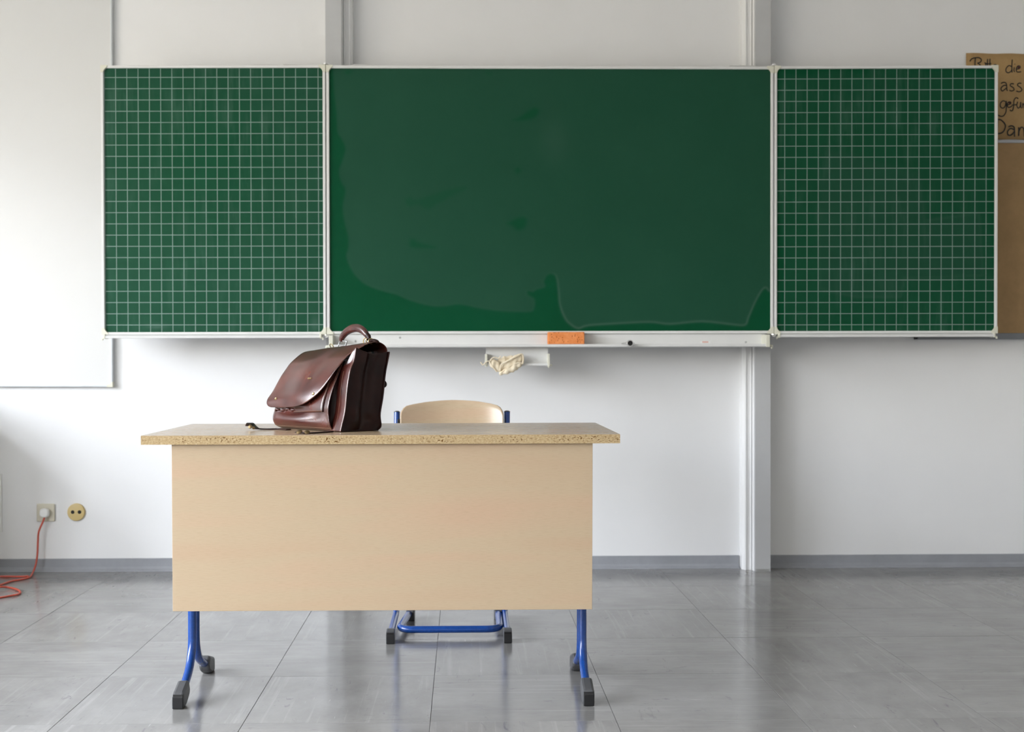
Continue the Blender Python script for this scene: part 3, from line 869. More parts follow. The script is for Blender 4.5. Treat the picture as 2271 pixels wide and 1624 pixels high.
YP = YW - 0.004
a = atY(2142.5, 118, YP); c = atY(2143, 309, YP)
pa = thing('handwritten_notice', 'brown kraft paper notice with black handwriting above the pinboard', 'notice', (a.x, YP, c.z))
pts = []
W_ = 0.86
rows = []
for j in range(5):
    z = c.z + (a.z - c.z) * j / 4
    rows.append([(a.x + W_ * i / 24, YP - 0.0012 * (1 + math.sin(i * 0.9 + j)) * (0.3 + 0.7 * (j / 4)), z - 0.010 * (i / 24) * (1 if j == 4 else 0.4) + 0.0015 * math.sin(i * 1.3)) for i in range(25)])
pg = B().grid(rows)
po = pg.done('paper', KRAFT, pa)
so = po.modifiers.new('thickness', 'SOLIDIFY'); so.thickness = 0.0008; so.offset = 1.0
def nq(q): return atY(2080 + q[0] / 6.497, 90 + q[1] / 6.497, YP - 0.0032)
strokes = [
 [(460, 300), (485, 265), (535, 246), (590, 246), (624, 270), (618, 305), (570, 325)], [(540, 252), (536, 320), (534, 385)], [(572, 325), (602, 345), (616, 368), (600, 388), (545, 390)],
 [(690, 318), (689, 350), (694, 386)], [(716, 266), (713, 320), (715, 384)], [(751, 262), (750, 320), (752, 384)], [(670, 318), (712, 335), (768, 330)], [(772, 376), (800, 372), (842, 352), (815, 348), (790, 375), (840, 384)],
 [(1066, 378), (1024, 360), (985, 400), (984, 448), (1020, 463), (1058, 435), (1066, 400)], [(1072, 273), (1066, 370), (1068, 462)],
 [(1102, 385), (1096, 430), (1108, 452)], [(1107, 335), (1110, 344)],
 [(1130, 415), (1178, 400), (1184, 372), (1155, 365), (1130, 405), (1142, 452), (1200, 448)],
 [(910, 618), (945, 603), (982, 614), (992, 660), (993, 705), (1006, 724)], [(988, 645), (945, 650), (910, 690), (930, 726), (985, 685)],
 [(1096, 625), (1056, 622), (1042, 650), (1088, 682), (1096, 712), (1060, 727), (1030, 715)],
 [(1204, 616), (1165, 615), (1148, 645), (1195, 680), (1210, 715), (1175, 738), (1130, 728)],
 [(984, 885), (940, 868), (902, 905), (904, 955), (940, 974), (975, 935), (986, 870), (988, 950), (980, 1030), (945, 1085), (900, 1090), (865, 1072)],
 [(1005, 930), (1050, 908), (1044, 884), (1014, 890), (1000, 930), (1018, 964), (1068, 946)],
 [(1160, 838), (1126, 824), (1098, 860), (1092, 940), (1080, 1000), (1058, 1012), (1038, 1000)], [(1062, 932), (1132, 924)],
 [(1150, 880), (1138, 935), (1158, 974), (1186, 945), (1194, 884), (1196, 950), (1206, 976)],
 [(1222, 898), (1226, 972)], [(1226, 935), (1250, 905), (1266, 930), (1270, 972)],
 [(862, 1136), (855, 1340)], [(845, 1135), (905, 1142), (958, 1190), (974, 1240), (950, 1305), (905, 1336), (850, 1342)],
 [(1016, 1244), (1060, 1228), (1100, 1250), (1106, 1320), (1108, 1385)], [(1100, 1285), (1048, 1268), (1006, 1310), (1016, 1362), (1060, 1360), (1102, 1310)],
 [(1166, 1250), (1168, 1300), (1164, 1376)], [(1168, 1310), (1198, 1252), (1232, 1262), (1244, 1320), (1246, 1384)],
]
for word, k0, k1 in (('Bitte', 0, 8), ('die', 8, 13), ('ass', 13, 17), ('gefun', 17, 24), ('Dan', 24, 30)):
    ln = B()
    for s in strokes[k0:k1]:
        ln.tube(smooth_path([nq(q) for q in s], 5), 0.0030 if s[0][1] > 1100 else 0.0024, 8, True, (Vector((0, 1, 0)), 0.25))
    ln.done('handwritten_word', INK, pa, label='black handwriting ' + word)
for q in ((1164, 388), (1036, 900)):
    B().lathe([(0, 0.0008), (0.0042, 0.0006), (0.0052, 0)], nq(q), (0, -1, 0), 14).done('ink_blot', REDINK, pa, label='dark red ink blot')

# ------------------------------------------------------------------ sockets and cord at the lower left
YS = YW
P = atY(101, 1137.5, YS - 0.01)
h = 0.041
sk = thing('wall_socket', 'square cream wall socket with a white plug in it', 'socket', (P.x, YS, P.z))
B().box((P.x - h, YS - 0.011, P.z - h), (P.x + h, YS - 0.0005, P.z + h), 0.004, 3).done('cover_plate', CREAM_PL, sk)
B().lathe([(0.024, 0.0), (0.024, 0.002), (0.021, 0.002), (0.0205, 0.0)], (P.x - 0.004, YS - 0.011, P.z), (0, -1, 0), 28).done('insert_ring', CREAM_PL, sk)
Q = atY(98.5, 1138, YS - 0.03)
pc = thing('extension_cord', 'red rubber cord with white plug running down from the wall socket', 'cord', (Q.x, YS - 0.02, 0.0))
b = B()
r_ = 0.0205
sect = []
for k, (sc_, y_) in enumerate(((0.90, -0.0135), (1.0, -0.018), (1.0, -0.034), (0.93, -0.041), (0.75, -0.0435))):
    ring = []
    for i in range(28):
        an = 2 * math.pi * i / 28
        cx_, cz_ = math.cos(an), math.sin(an)
        n_ = (abs(cx_) ** 3.0 + abs(cz_) ** 3.0) ** (-1 / 3.0)
        ring.append((Q.x + r_ * sc_ * n_ * cx_, YS + y_, Q.z + r_ * sc_ * n_ * cz_))
    sect.append(ring)
b.grid(sect, True, True)
t_ = bmesh.new(); vs = [t_.verts.new(p) for p in sect[-1]]; t_.faces.new(vs); b.merge(t_)
b.done('plug', WHITE_PL, pc)
def flo(x, y, z=0.0048): return atZ(x, y, z)
path = [Vector((Q.x + 0.001, YS - 0.030, Q.z - 0.018)), atY(95, 1158, YS - 0.036), atY(86, 1180, YS - 0.040), atY(84, 1205, YS - 0.042), atY(83, 1228, YS - 0.045), atY(80, 1250, YS - 0.052), atY(74, 1268, YS - 0.070)]
path += [flo(66, 1280, 0.006), flo(50, 1285), flo(25, 1289.5), flo(5, 1296), flo(-18, 1302), flo(-40, 1300), flo(-55, 1292), flo(-40, 1281), flo(-10, 1279, 0.0048)]
path2 = [flo(-10, 1279), flo(20, 1279), flo(45, 1279.5, 0.006), flo(62, 1278.5, 0.012)]
cb_ = B().tube(smooth_path(path, 7), 0.0044, 10)
cb_.done('cable', REDCORD, pc)
B().tube(smooth_path(path2, 7), 0.0044, 10).done('cable', REDCORD, pc)
loop = [flo(-60, 1318), flo(-30, 1306, 0.010), flo(0, 1302, 0.0135), flo(20, 1303.5, 0.006), flo(38, 1308), flo(45, 1313.5), flo(40, 1318.5), flo(22, 1322), flo(0, 1326), flo(-40, 1332), flo(-90, 1336)]
B().tube(smooth_path(loop, 7), 0.0044, 10).done('cable', REDCORD, pc)

P = atY(168.5, 1136.5, YS - 0.01)
ra = thing('antenna_socket', 'round yellowed two-hole wall socket beside the square one', 'socket', (P.x, YS, P.z))
B().lathe([(0.0405, 0.0005), (0.0405, 0.008), (0.0385, 0.0115), (0.034, 0.0125), (0, 0.0125)], (P.x, YS, P.z), (0, -1, 0), 40).done('cover', YELLOW_PL, ra)
for dx in (-0.0145, 0.0165):
    B().lathe([(0.0, 0.0009), (0.0075, 0.0009), (0.0085, 0.0)], (P.x + dx, YS - 0.0125, P.z + 0.001), (0, -1, 0), 18).done('hole', BLACK, ra)
B().lathe([(0, 0.001), (0.0028, 0.0008), (0.003, 0)], (P.x + 0.001, YS - 0.0125, P.z), (0, -1, 0), 12).done('screw', BRASS, ra)
# white plate on the wall at the edge of the picture
a, c = atY(3.5, 1051, YW - 0.006), atY(4.5, 1181, YW - 0.006)
B().box((a.x - 0.20, YW - 0.007, c.z), (a.x, YW - 0.0005, a.z), 0.0015).done('wall_plate', WHITE_PL, label='white rectangular cover plate on the wall near the corner by the windows', cat='plate', loc=(a.x - 0.1, YW, c.z))

# ------------------------------------------------------------------ desk
DZ = 0.765
DX0, DX1, DY0, DY1 = -0.8845, 0.4325, 3.468, 4.120
DT = 0.0250
dk = thing('teacher_desk', 'beech laminate teacher desk with front panel and blue tube legs', 'desk', ((DX0 + DX1) / 2, 3.75, 0))
tp = B().box((DX0, DY0 + 0.0006, DZ - 0.0012), (DX1, DY1, DZ), 0.0004, 1).box((DX0 + 0.0005, DY0 + 0.002, DZ - DT + 0.0005), (DX1 - 0.0005, DY1 - 0.0005, DZ - 0.0012)).done('table_top', BEECHTOP, dk, loc=(DX0, DY0, DZ - DT))
B().box((DX0, DY0, DZ - DT), (DX1, DY0 + 0.002, DZ - 0.0012)).done('raw_edge', CHIP, tp, label='bare chipboard front edge with pits', loc=(DX0, DY0, DZ - DT))
YPN = 3.484
pl, pr = atY(380.5, 1000, YPN), atY(1314.5, 1000, YPN)
bl, br = atY(383.0, 1356.5, YPN), atY(1313.3, 1352.0, YPN)
pn = B()
for (poly, ya, yb) in [([(pl.x, DZ - DT - 0.0005), (pr.x, DZ - DT - 0.0005), (br.x, br.z), (bl.x, bl.z)], YPN, YPN + 0.018)]:
    pn.prism(poly, 'y', ya, yb, 0.0008)
pn.done('front_panel', BEECH, dk, loc=(pl.x, YPN, bl.z))
YT1, YT2 = 3.701, 3.748
for lx in (-0.797, 0.3495):
    fr_ = B()
    for (yt, s, tip) in ((YT1, -1, 3.520), (YT2, 1, 3.945)):
        pts = bend_path([(lx, yt, DZ - DT - 0.03), (lx, yt, 0.092), (lx, tip - s * 0.03, 0.024)], 0.075, 10)
        fr_.tube(pts, 0.0122, 16)
    lg = fr_.done('leg', BLUE, dk)
    B().box((lx - 0.014, 3.56, DZ - DT - 0.03), (lx + 0.014, DY1 - 0.06, DZ - DT - 0.0003), 0.003).done('top_bearer', BLUE, lg)
    for (s, tip) in ((-1, 3.508), (1, 3.958)):
        pr_ = [(tip, 0.0), (tip - s * 0.046, 0.0), (tip - s * 0.084, 0.018), (tip - s * 0.094, 0.034), (tip - s * 0.078, 0.064), (tip - s * 0.008, 0.044), (tip - s * 0.001, 0.034)]
        gl = B().prism(pr_, 'x', lx - 0.0165, lx + 0.0165, 0.0075).done('foot_glide', RUBBER2, lg)
        B().prism([(tip + s * 0.0006, 0.001), (tip + s * 0.0006, 0.034), (tip - s * 0.004, 0.040), (tip - s * 0.010, 0.040), (tip - s * 0.006, 0.001)], 'x', lx - 0.0150, lx + 0.0150, 0.002).done('toe_cap', RUBBER, gl)
for yy in (3.70, 3.95):
    B().box((-0.797, yy - 0.01, DZ - DT - 0.055), (0.3495, yy + 0.01, DZ - DT - 0.031), 0.003).done('cross_rail', BLUE, dk)

# ------------------------------------------------------------------ chair
CXC = -0.0505
ch = thing('school_chair', 'beech plywood school chair with blue tube frame behind the desk', 'chair', (CXC, 4.6, 0))
YB0 = 4.80
t0, t1 = atY(880.5, 914.5, YB0), atY(1124.5, 914.5, YB0)
TR = 0.0115
for s, tx in ((-1, t0.x), (1, t1.x)):
    fx = -0.2525 if s < 0 else 0.1505
    pts = bend_path([(fx, 4.335, 0.028), (fx + 0.001, 4.70, 0.030), ((fx + tx) / 2, 4.735, 0.44), (tx, YB0, t0.z)], 0.07, 10)
    sd = B().tube(pts, TR, 16).done('side_tube', BLUE, ch)
    B().lathe([(TR + 0.0005, 0), (TR + 0.0005, 0.002), (TR * 0.6, 0.005), (0, 0.0055)], (tx, YB0, t0.z - 0.0005), (0, 0.15, 1), 18).done('tube_cap', RUBBER, sd)
    B().prism([(4.298, 0.0), (4.345, 0.0), (4.365, 0.016), (4.365, 0.042), (4.335, 0.046), (4.310, 0.041), (4.299, 0.033)], 'x', fx - 0.0145, fx + 0.0145, 0.004).done('foot_glide', RUBBER2, sd)
    B().prism([(4.2965, 0.001), (4.2975, 0.032), (4.303, 0.039), (4.310, 0.039), (4.304, 0.001)], 'x', fx - 0.0135, fx + 0.0135, 0.002).done('toe_cap', RUBBER, sd)
# floor bow with rear glides
u0, u1 = -0.229, 0.1275
bow = bend_path([(-0.199, 4.72, 0.030), (u0, 4.405, 0.0275), (u1, 4.405, 0.0275), (0.128, 4.72, 0.030)], 0.055, 8)
fbw = B().tube(bow, 0.0125, 16).done('floor_bow', BLUE, ch)
for x in (-0.199, 0.128):
    B().prism([(4.66, 0.012), (4.675, 0.0), (4.735, 0.0), (4.742, 0.03), (4.735, 0.045), (4.665, 0.047), (4.658, 0.040)], 'x', x - 0.0155, x + 0.0155, 0.005).done('foot_glide', RUBBER2, fbw)
# seat
rows_t, rows_b = [], []
def seat_pt(u, v, dz):
    hw = 0.195 - 0.02 * v
    z = 0.440 - 0.012 * math.sin(math.pi * v) - 0.030 * max(0, 0.12 - v) / 0.12 + 0.008 * (2 * u - 1) ** 2
    return (CXC + (2 * u - 1) * hw, 4.34 + 0.385 * v, z + dz)
rows = [[seat_pt(i / 16, j / 16, 0) for i in range(17)] for j in range(17)]
so_ = B().grid(rows).done('seat', PLY, ch)
m_ = so_.modifiers.new('thickness', 'SOLIDIFY'); m_.thickness = 0.011; m_.offset = -1
B().box((CXC - 0.15, 4.42, 0.395), (CXC + 0.15, 4.45, 0.418), 0.004).box((CXC - 0.15, 4.64, 0.400), (CXC + 0.15, 4.67, 0.420), 0.004).tube([(-0.245, 4.732, 0.405), (0.145, 4.732, 0.405)], 0.011, 14).box((CXC - 0.15, 4.42, 0.398), (CXC - 0.12, 4.735, 0.412)).box((CXC + 0.12, 4.42, 0.398), (CXC + 0.15, 4.735, 0.412)).done('seat_bracket', BLUE, ch)
# backrest: curved plywood with an arched top
YBK = 4.785
l_, r2_ = atY(887.5, 940, YBK), atY(1117, 940, YBK)
topz = [(0.0, 919.0), (0.010, 912.0), (0.03, 905.0), (0.06, 900.0), (0.12, 897.0), (0.25, 892.3), (0.4, 889.3), (0.5, 888.4), (0.6, 888.8), (0.75, 891.0), (0.88, 896.0), (0.94, 899.5), (0.97, 904.0), (0.99, 911.0), (1.0, 919.0)]
us = [0, 0.004, 0.010, 0.018, 0.03, 0.045, 0.06, 0.09] + [0.12 + 0.76 * k / 20 for k in range(21)] + [0.91, 0.94, 0.955, 0.97, 0.982, 0.99, 0.996, 1.0]
brow = []
zbot = 0.585
for j in range(13):
    row = []
    for u in us:
        zt_ = atY(1000, interp(u, [t[0] for t in topz], [t[1] for t in topz]), YBK).z
        zb_ = zbot + 0.02 * (abs(2 * u - 1) ** 6)
        v = j / 12
        z = zb_ + (zt_ - zb_) * v
        bow_ = 0.042 * (1 - (2 * u - 1) ** 2)
        row.append((l_.x + (r2_.x - l_.x) * u, YBK - 0.012 + bow_ + 0.11 * (z - 0.74), z))
    brow.append(row)
bk = B().grid(brow).done('backrest', PLY, ch)
m_ = bk.modifiers.new('thickness', 'SOLIDIFY'); m_.thickness = 0.009; m_.offset = 1
bv = bk.modifiers.new('soft', 'BEVEL'); bv.width = 0.0015; bv.segments = 2; bv.limit_method = 'ANGLE'; bv.angle_limit = 1.0
for px_ in (897, 1106):
    P = atY(px_, 928.5, YBK - 0.010)
    B().lathe([(0, 0.002), (0.003, 0.002), (0.0045, 0.0005), (0.0045, -0.002)], (P.x, YBK - 0.0045, P.z), (0, -1, 0), 14).done('rivet', CHROME, bk)
for s, tx in ((-1, t0.x), (1, t1.x)):
    B().box((tx - s * 0.006 - 0.004, YB0 - 0.022, 0.66), (tx - s * 0.011 + 0.004, YB0 + 0.004, 0.748), 0.002).done('back_clip', RUBBER, ch)

# ------------------------------------------------------------------ leather bag
BP = atZ(755, 959, DZ)
th = math.radians(54.0)
UU = Vector((-math.cos(th), math.sin(th), 0)); VV = Vector((math.sin(th), math.cos(th), 0)); WW = Vector((0, 0, 1))
L = 0.36
bag = thing('leather_satchel', 'worn brown leather satchel with flap and top handle standing on the desk', 'bag', (BP.x, BP.y, DZ))
OZ = Vector((BP.x, BP.y, DZ))
def bp(u, v, w_):
    return OZ + UU * u + VV * v + WW * w_
def sag(u, w_):      # the far end of the bag sinks a little
    return w_ * (1 - 0.105 * max(0, min(1, u / L)))
FRONT = [(0.000, 0.002), (0.004, 0.018), (0.0151, 0.060), (0.0228, 0.127), (0.0335, 0.179), (0.0457, 0.205), (0.0533, 0.245)]
BACK = [(0.126, 0.002), (0.138, 0.0135), (0.1345, 0.047), (0.1448, 0.099), (0.1529, 0.165), (0.162, 0.205), (0.168, 0.232)]
POCK = [(0.004, 0.0025), (-0.0055, 0.012), (-0.0125, 0.040), (-0.0146, 0.074), (0.0005, 0.125), (0.018, 0.166), (0.035, 0.206)]
POCK_F = [(-0.024, 0.0030), (-0.0400, 0.012), (-0.0475, 0.034), (-0.0430, 0.064), (-0.0280, 0.105), (-0.006, 0.155), (0.022, 0.200)]
PU0, PU1 = 0.043, 0.340
def curve2(cv, n=4):
    return [(p.x, p.y) for p in smooth_path([Vector((a_, b_, 0)) for a_, b_ in cv], n)]
FR2, BK2 = curve2(FRONT), curve2(BACK)
PN, PF = curve2(POCK, 7), curve2(POCK_F, 7)
def solid(o, t, off=-1, sub=0):
    m = o.modifiers.new('thickness', 'SOLIDIFY'); m.thickness = t; m.offset = off
    if sub:
        s = o.modifiers.new('smooth', 'SUBSURF'); s.levels = sub; s.render_levels = sub
    return o
def sheet(cv, u0, u1, nu, fn=None):
    rows = []
    for (v, w_) in cv:
        row = []
        for i in range(nu + 1):
            u = u0 + (u1 - u0) * i / nu
            v2, w2 = (v, w_) if fn is None else fn(u, v, w_)
            row.append(bp(u, v2, sag(u, w2)))
        rows.append(row)
    return rows
# main body panels
def body_front_fn(u, v, w_):
    if w_ > 0.185:      # between the corners the panel ends lower, under the flap
        g = interp(u, [0.0, 0.012, 0.030, L - 0.03, L - 0.01, L], [1.0, 0.85, 0.10, 0.10, 0.10, 0.25])
        w_ = 0.185 + (w_ - 0.185) * g
        v = min(v, 0.034 + (v - 0.034) * g) if v > 0.034 else v
    return v - 0.004 * math.sin(math.pi * u / L), w_
solid(B().grid(sheet(FR2, -0.003, L + 0.003, 60, body_front_fn)).done('front_panel', LEATHER, bag), 0.0035, 0, 1)
def back_fn(u, v, w_): return v + 0.006 * math.sin(math.pi * u / L) * (w_ / 0.23), w_
solid(B().grid(sheet(BK2, -0.003, L + 0.003, 16, back_fn)).done('back_panel', LEATHER_DK, bag), 0.0035, 0, 1)
solid(B().grid([[bp(u, v, 0.0025) for u in np.linspace(0, L, 8)] for v in np.linspace(0.0, 0.128, 6)]).done('base_panel', LEATHER_DK, bag), 0.004, 0)
# gussets: folded inwards along the middle, crumpled at the foot
def gusset(u_at, inward, name):
    rows = []
    for (fv, fw_), (kv, kw) in zip(FR2, BK2):
        row = []
        hgt = min(1, fw_ / 0.245)
        for i in range(15):
            t = i / 14
            v = fv + (kv - fv) * t; w_ = fw_ + (kw - fw_) * t
            fold = 0.020 * max(0, 1 - abs(t - 0.52) / 0.16) * (0.35 + 0.65 * hgt)
            crum = 0.006 * math.sin(7.5 * t + 2.0) * math.sin(math.pi * hgt) + 0.007 * math.exp(-((hgt - 0.14) / 0.08) ** 2) * math.cos(9 * t)
            u = u_at + inward * (0.006 + fold + crum)
            dip = -0.012 * math.sin(math.pi * t) * max(0, hgt - 0.85) / 0.15
            row.append(bp(u, v, sag(u_at, w_ + dip)))
        rows.append(row)
    return solid(B().grid(rows).done(name, LEATHER_DK, bag), 0.0025, 0, 1)
gusset(0.0, 1, 'side_gusset'); gusset(L, -1, 'side_gusset')
# front pocket with its own gussets
def pock_at(u, k):
    """point k of the pocket profile at u"""
    f_ = max(0.0, min(1.0, (u - PU0) / (PU1 - PU0)))
    v = PN[k][0] + (PF[k][0] - PN[k][0]) * f_; w_ = PN[k][1] + (PF[k][1] - PN[k][1]) * f_
    dent = 0.011 * math.exp(-((f_ - 0.62) / 0.26) ** 2 - ((w_ - 0.060) / 0.014) ** 2)
    bulge = -0.008 * math.exp(-((f_ - 0.50) / 0.35) ** 2 - ((w_ - 0.028) / 0.018) ** 2)
    end = 0.012 * max(0, (f_ - 0.90) / 0.10) ** 2
    return v + dent + bulge + end, sag(u, w_)
def pock_pt(u, k, out=0.0):
    v, w_ = pock_at(u, k)
    return bp(u, v - out, w_)
NP = len(PN)
solid(B().grid([[pock_pt(PU0 - 0.002 + (PU1 - PU0 + 0.002) * i / 40, k) for i in range(41)] for k in range(NP)]).done('front_pocket', LEATHER, bag), 0.003, 0, 1)
def pgusset(u_at, inward):
    rows = []
    for k in range(NP):
        row = []
        pv, pw = pock_at(u_at, k)
        fw_ = pw / max(1e-6, sag(u_at, 1.0))
        fv = interp(fw_, [q[1] for q in FR2], [q[0] for q in FR2])
        for i in range(9):
            t = i / 8
            v = pv + (fv - pv) * t
            row.append(bp(u_at + inward * (0.004 + 0.010 * math.sin(math.pi * t)), v, pw))
        rows.append(row)
    return solid(B().grid(rows).done('pocket_gusset', LEATHER_DK, bag), 0.002, 0)
pgusset(PU0, 1); pgusset(PU1, -1)
solid(B().grid([[bp(u, pock_at(u, 0)[0] * (1 - t), 0.0035) for u in np.linspace(PU0, PU1, 8)] for t in (0, 0.5, 1)]).done('pocket_base', LEATHER_DK, bag), 0.003, 0)
# flat patch pocket on the front pocket
PK_ = [k for k in range(NP) if 0.054 < PN[k][1] < 0.190]
PA0, PA1 = 0.064, 0.225
solid(B().grid([[pock_pt(PA0 + (PA1 - PA0) * i / 16, k, 0.0038) for i in range(17)] for k in PK_]).done('patch_pocket', LEATHER, bag), 0.0025, 0)
# gathered leather under the flap
gt = B()
kk = min(range(NP), key=lambda k: abs(PN[k][1] - 0.066))
for k in range(4):
    u = 0.235 + 0.024 * k
    P_ = [pock_pt(u - 0.011, kk, 0.001), pock_pt(u, kk, 0.006) + WW * 0.004 * (k % 2), pock_pt(u + 0.011, kk, 0.001) - WW * 0.002]
    gt.tube(smooth_path(P_, 4), [0.0015] + [0.0032] * 7 + [0.0015], 10)
gt.done('gathered_edge', LEATHER, bag)
# flap
NEAR = [(0.170, 0.222), (0.170, 0.240), (0.157, 0.254), (0.136, 0.2600), (0.110, 0.2545), (0.088, 0.2445), (0.048, 0.2245), (0.026, 0.205), (0.004, 0.178), (-0.013, 0.143), (-0.022, 0.105), (-0.0255, 0.070)]
FAR = [(0.170, 0.205), (0.165, 0.220), (0.148, 0.231), (0.120, 0.2355), (0.088, 0.2335), (0.064, 0.2265), (0.027, 0.199), (0.010, 0.179), (-0.008, 0.155), (-0.034, 0.111), (-0.0525, 0.085), (-0.055, 0.063)]
N2 = curve2(NEAR, 5); F2 = curve2(FAR, 5)
nrow = len(N2)
def flap_pt(u, t, lift=0.0):
    k = t * (nrow - 1); i = min(int(k), nrow - 2); f_ = k - i
    n_ = (N2[i][0] + (N2[i + 1][0] - N2[i][0]) * f_, N2[i][1] + (N2[i + 1][1] - N2[i][1]) * f_)
    a_ = (F2[i][0] + (F2[i + 1][0] - F2[i][0]) * f_, F2[i][1] + (F2[i + 1][1] - F2[i][1]) * f_)
    q = max(0, min(1, u / 0.350))
    q = q * q * (3 - 2 * q) * 0.5 + q * 0.5
    v, w_ = n_[0] + (a_[0] - n_[0]) * q, n_[1] + (a_[1] - n_[1]) * q
    wav = 0.0035 * math.sin(8 * q + 5 * t) * min(1, t * 2) + 0.004 * math.sin(math.pi * q) * (1 if t > 0.3 else 0) - 0.005 * math.exp(-((q - 0.40) / 0.10) ** 2 - ((t - 0.70) / 0.14) ** 2)
    return bp(u, v - wav * 0.8 - lift, w_ + wav * 0.3 + lift * 0.4)
TS = list(np.linspace(0, 0.72, 30)) + list(np.linspace(0.735, 1.0, 16))
umin = lambda t: interp(t, [0, 0.25, 0.55, 0.70, 0.78, 0.85, 0.90, 0.95, 0.98, 1.0], [0.016, 0.018, 0.022, 0.030, 0.045, 0.064, 0.085, 0.120, 0.155, 0.200])
umax = lambda t: interp(t, [0, 0.30, 0.9, 0.95, 0.98, 1.0], [0.355, 0.352, 0.350, 0.347, 0.338, 0.322])
rows = []
for t in TS:
    a_, c_ = umin(t), umax(t)
    rows.append([flap_pt(a_ + (c_ - a_) * i / 30, t) for i in range(31)])
fp = solid(B().grid(rows).done('flap', LEATHER, bag), 0.0035, 0, 1)
# rivets and a small metal mark on the flap
def on_flap(x, y):
    best = None
    d = ray(x, y).normalized()
    for t in np.linspace(0.3, 1.0, 71):
        for u in np.linspace(0.0, 0.36, 73):
            p = flap_pt(u, t)
            e_ = (p - CAM); dist = (e_ - d * e_.dot(d)).length
            if best is None or dist < best[0]: best = (dist, u, t)
    _, u, t = best
    p = flap_pt(u, t)
    nrm = (flap_pt(u + 0.004, t) - p).cross(flap_pt(u, min(1, t + 0.01)) - p).normalized()
    if nrm.dot(d) > 0: nrm = -nrm
    return p, nrm, (flap_pt(u + 0.004, t) - p).normalized()
for x, y in ((612, 886), (696, 874.5)):
    p, n_, _ = on_flap(x, y)
    B().lathe([(0.0048, 0.0), (0.0046, 0.0026), (0.0036, 0.0036), (0.0026, 0.0030), (0, 0.0030)], p, n_, 18).done('rivet', BRASS, fp)
p, n_, tu = on_flap(689.5, 840.5)
tv = n_.cross(tu)
em = B()
em.tube([p + tu * 0.0075 + n_ * 0.002, p - tu * 0.0075 + n_ * 0.002], 0.0022, 8)
em.lathe([(0.0032, 0), (0.003, 0.0035), (0, 0.004)], p + tu * 0.0065, n_, 10)
em.done('metal_mark', BRASS, fp)
# stitching
def stitches(path, name, par, step=0.0034, lenf=0.6, r=0.0005):
    b = B()
    tot = 0
    d = [0]
    for i in range(1, len(path)): d.append(d[-1] + (path[i] - path[i - 1]).length)
    def P_(s):
        k = int(np.searchsorted(d, s)); k = max(1, min(k, len(path) - 1))
        f_ = (s - d[k - 1]) / max(1e-9, d[k] - d[k - 1])
        return path[k - 1].lerp(path[k], f_)
    s = 0
    while s < d[-1] - step:
        b.tube([P_(s), P_(s + step * lenf)], r, 5)
        s += step
    return b.done(name, THREAD, par, kind='stuff')
off = 0.0024
stitches([pock_pt(PU0 + 0.0035, k, off) for k in range(NP)], 'stitching', bag)
def fr_line(u, top=1.0): return [bp(u, body_front_fn(u, v, w_)[0] - 0.0022, sag(u, body_front_fn(u, v, w_)[1])) for v, w_ in curve2(FRONT, 6) if w_ < top]
stitches(fr_line(0.0010), 'stitching', bag); stitches(fr_line(0.030, 0.18), 'stitching', bag)
k1 = min(range(NP), key=lambda k: abs(PN[k][1] - 0.010))
stitches([pock_pt(u, k1, 0.0022) for u in np.linspace(PU0, PU1 - 0.006, 40)], 'stitching', bag)
stitches([pock_pt(u, PK_[0], 0.0056) + WW * 0.004 for u in np.linspace(PA0 + 0.004, PA1 - 0.004, 30)], 'stitching', bag)
stitches([pock_pt(PA0 + 0.004, k, 0.0056) for k in PK_], 'stitching', bag)
# handle
def hq(x, y, v=0.140):
    d = ray(x, y); n_ = VV; t = (bp(0, v, 0) - CAM).dot(n_) / d.dot(n_)
    return CAM + d * t
hp = smooth_path([hq(757, 757), hq(759, 748), hq(768, 736.5), hq(781, 729.5), hq(795, 728.5), hq(807, 735), hq(814.5, 745)], 6)
nh = len(hp)
hr = [interp(i / (nh - 1), [0, 0.12, 0.3, 0.5, 0.75, 0.9, 1], [0.0075, 0.0095, 0.0118, 0.0128, 0.0122, 0.0105, 0.0075]) for i in range(nh)]
hd = B().tube(hp, hr, 18, True, (VV, 0.85)).done('handle', LEATHER, bag)
lay = B().tube([q + WW * 0.0012 + UU * 0.0 for q in hp[2:-1]], [r * 0.45 for r in hr[2:-1]], 10)
for v in lay.bm.verts: pass
ridge = B().tube([hp[i] + Vector((0, 0, hr[i] * 0.93)) for i in range(4, nh - 3)], [0.0035] * (nh - 7), 10, True, (WW, 0.4)).done('handle_ridge', LEATHER, hd)
# ends: square loop on the far end, wrapped tab and rings on the near end
e0 = hp[0]; dn = Vector((0, 0, -1))
lp = [hq(750, 768.5), hq(754, 755.5), hq(769, 757.5), hq(766, 769)]
B().tube(bend_path([lp[0], lp[1], lp[2], lp[3]], 0.003, 4), 0.0022, 8).tube([hq(751.5, 765), hq(767, 767)], 0.002, 8).done('handle_loop', STEEL, hd)
B().tube([hq(813, 742), hq(817, 748), hq(818.5, 753)], [0.009, 0.0105, 0.008], 14, True, (VV, 0.7)).done('handle_tab', LEATHER_DK, hd)
rg = B()
def ring_at(c, n_, R, r, nn=22):
    n_ = n_.normalized(); a_ = (WW - n_ * WW.dot(n_)).normalized(); b_ = n_.cross(a_)
    return [c + (a_ * math.cos(2 * math.pi * i / nn) + b_ * math.sin(2 * math.pi * i / nn)) * R for i in range(nn)]
rg.tube(ring_at(hq(818, 755.5), (UU + WW * 0.2 + VV * 0.6), 0.0085, 0.0018), 0.0018, 8, closed=True)
rg.tube(ring_at(hq(812, 757.5), (VV + UU * 0.4), 0.0105, 0.0017), 0.0017, 8, closed=True)
rg.tube(ring_at(hq(823, 757.0), (VV * 0.5 + UU), 0.0075, 0.0017), 0.0017, 8, closed=True)
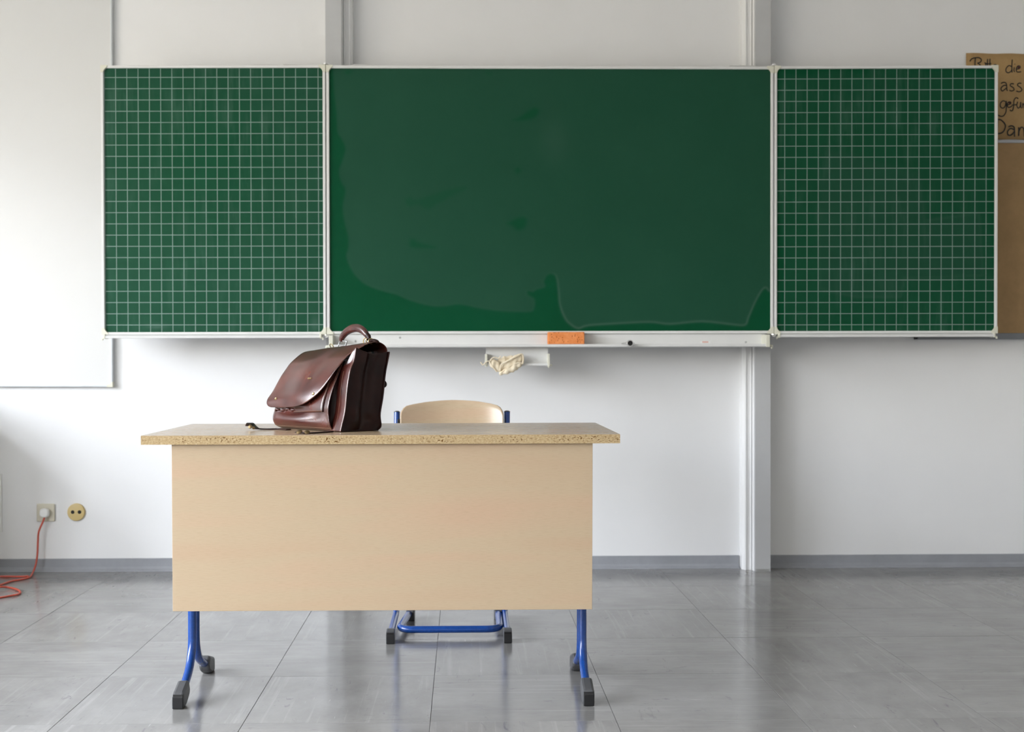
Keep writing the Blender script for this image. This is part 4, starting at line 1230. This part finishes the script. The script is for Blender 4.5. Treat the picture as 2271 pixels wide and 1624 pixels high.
rg.done('handle_ring', BRASS, hd)
B().tube(smooth_path([hq(822, 757), hq(829, 754.5), hq(836, 757.5), hq(838, 762)], 5), [0.004] * 16, 10, True, (VV, 1.6)).done('strap_loop', LEATHER_DK, hd)
B().tube(ring_at(hq(736, 769.0, 0.15), (VV * 0.9 + WW * 0.5), 0.0095, 0.0016), 0.0015, 8, closed=True).done('strap_ring', BRASS, bag)
B().tube(smooth_path([bp(0.03, 0.150, 0.150), bp(0.022, 0.163, 0.142), bp(0.018, 0.164, 0.132), bp(0.022, 0.156, 0.126)], 5), 0.004, 10).done('back_loop', LEATHER_DK, bag)
# two loose straps running out from under the bag
def strap(path, wd, name):
    rows = []
    n = len(path)
    for i in range(n):
        T_ = (path[min(i + 1, n - 1)] - path[max(i - 1, 0)]).normalized()
        sd_ = T_.cross(Vector((0, 0, 1)))
        if sd_.length < 1e-3: sd_ = Vector((0, 1, 0))
        sd_.normalize()
        rows.append([path[i] + sd_ * wd * k for k in (-1, -0.5, 0, 0.5, 1)])
    return solid(B().grid(rows).done(name, LEATHER_DK, bag), 0.003, 0)
zt2 = DZ + 0.0022
def dq(x, y, z=zt2): return atZ(x, y, z)
s1 = smooth_path([dq(640, 953), dq(618, 951.5), dq(595, 952.0), dq(578, 951.5, DZ + 0.003), dq(566, 949, DZ + 0.006), Vector(dq(557, 948.5)) + Vector((0, 0, 0.012)), Vector(dq(553, 950)) + Vector((0, 0, 0.014)), Vector(dq(550.5, 951)) + Vector((0, 0, 0.009))], 6)
strap(s1, 0.0085, 'loose_strap')
pk = Vector(dq(556, 951.5, DZ + 0.004))
B().lathe([(0.0060, 0), (0.0064, 0.002), (0.004, 0.0035), (0, 0.004)], pk + Vector((0, -0.004, 0.0065)), (-0.2, -0.8, 0.3), 18).lathe([(0.004, 0), (0.0045, 0.003), (0, 0.004)], pk + Vector((0.010, -0.006, 0.004)), (0, -0.8, -0.2), 12).done('strap_stud', OLDBRASS, bag)
s2 = smooth_path([dq(735, 957), dq(712, 959.0), dq(692, 960.2), dq(672, 960.5), dq(660, 958.5)], 6)
strap(s2, 0.0080, 'loose_strap')
B().lathe([(0.0080, 0), (0.0085, 0.002), (0.005, 0.0040), (0, 0.0045)], dq(664, 958.5, DZ + 0.007), (-0.25, -0.6, 0.8), 18).done('strap_stud', OLDBRASS, bag)
B().lathe([(0.007, 0), (0.0075, 0.002), (0.0045, 0.004), (0, 0.0045)], dq(681, 959.2, DZ + 0.0065), (0.0, -0.6, 0.8), 18).done('strap_stud', OLDBRASS, bag)
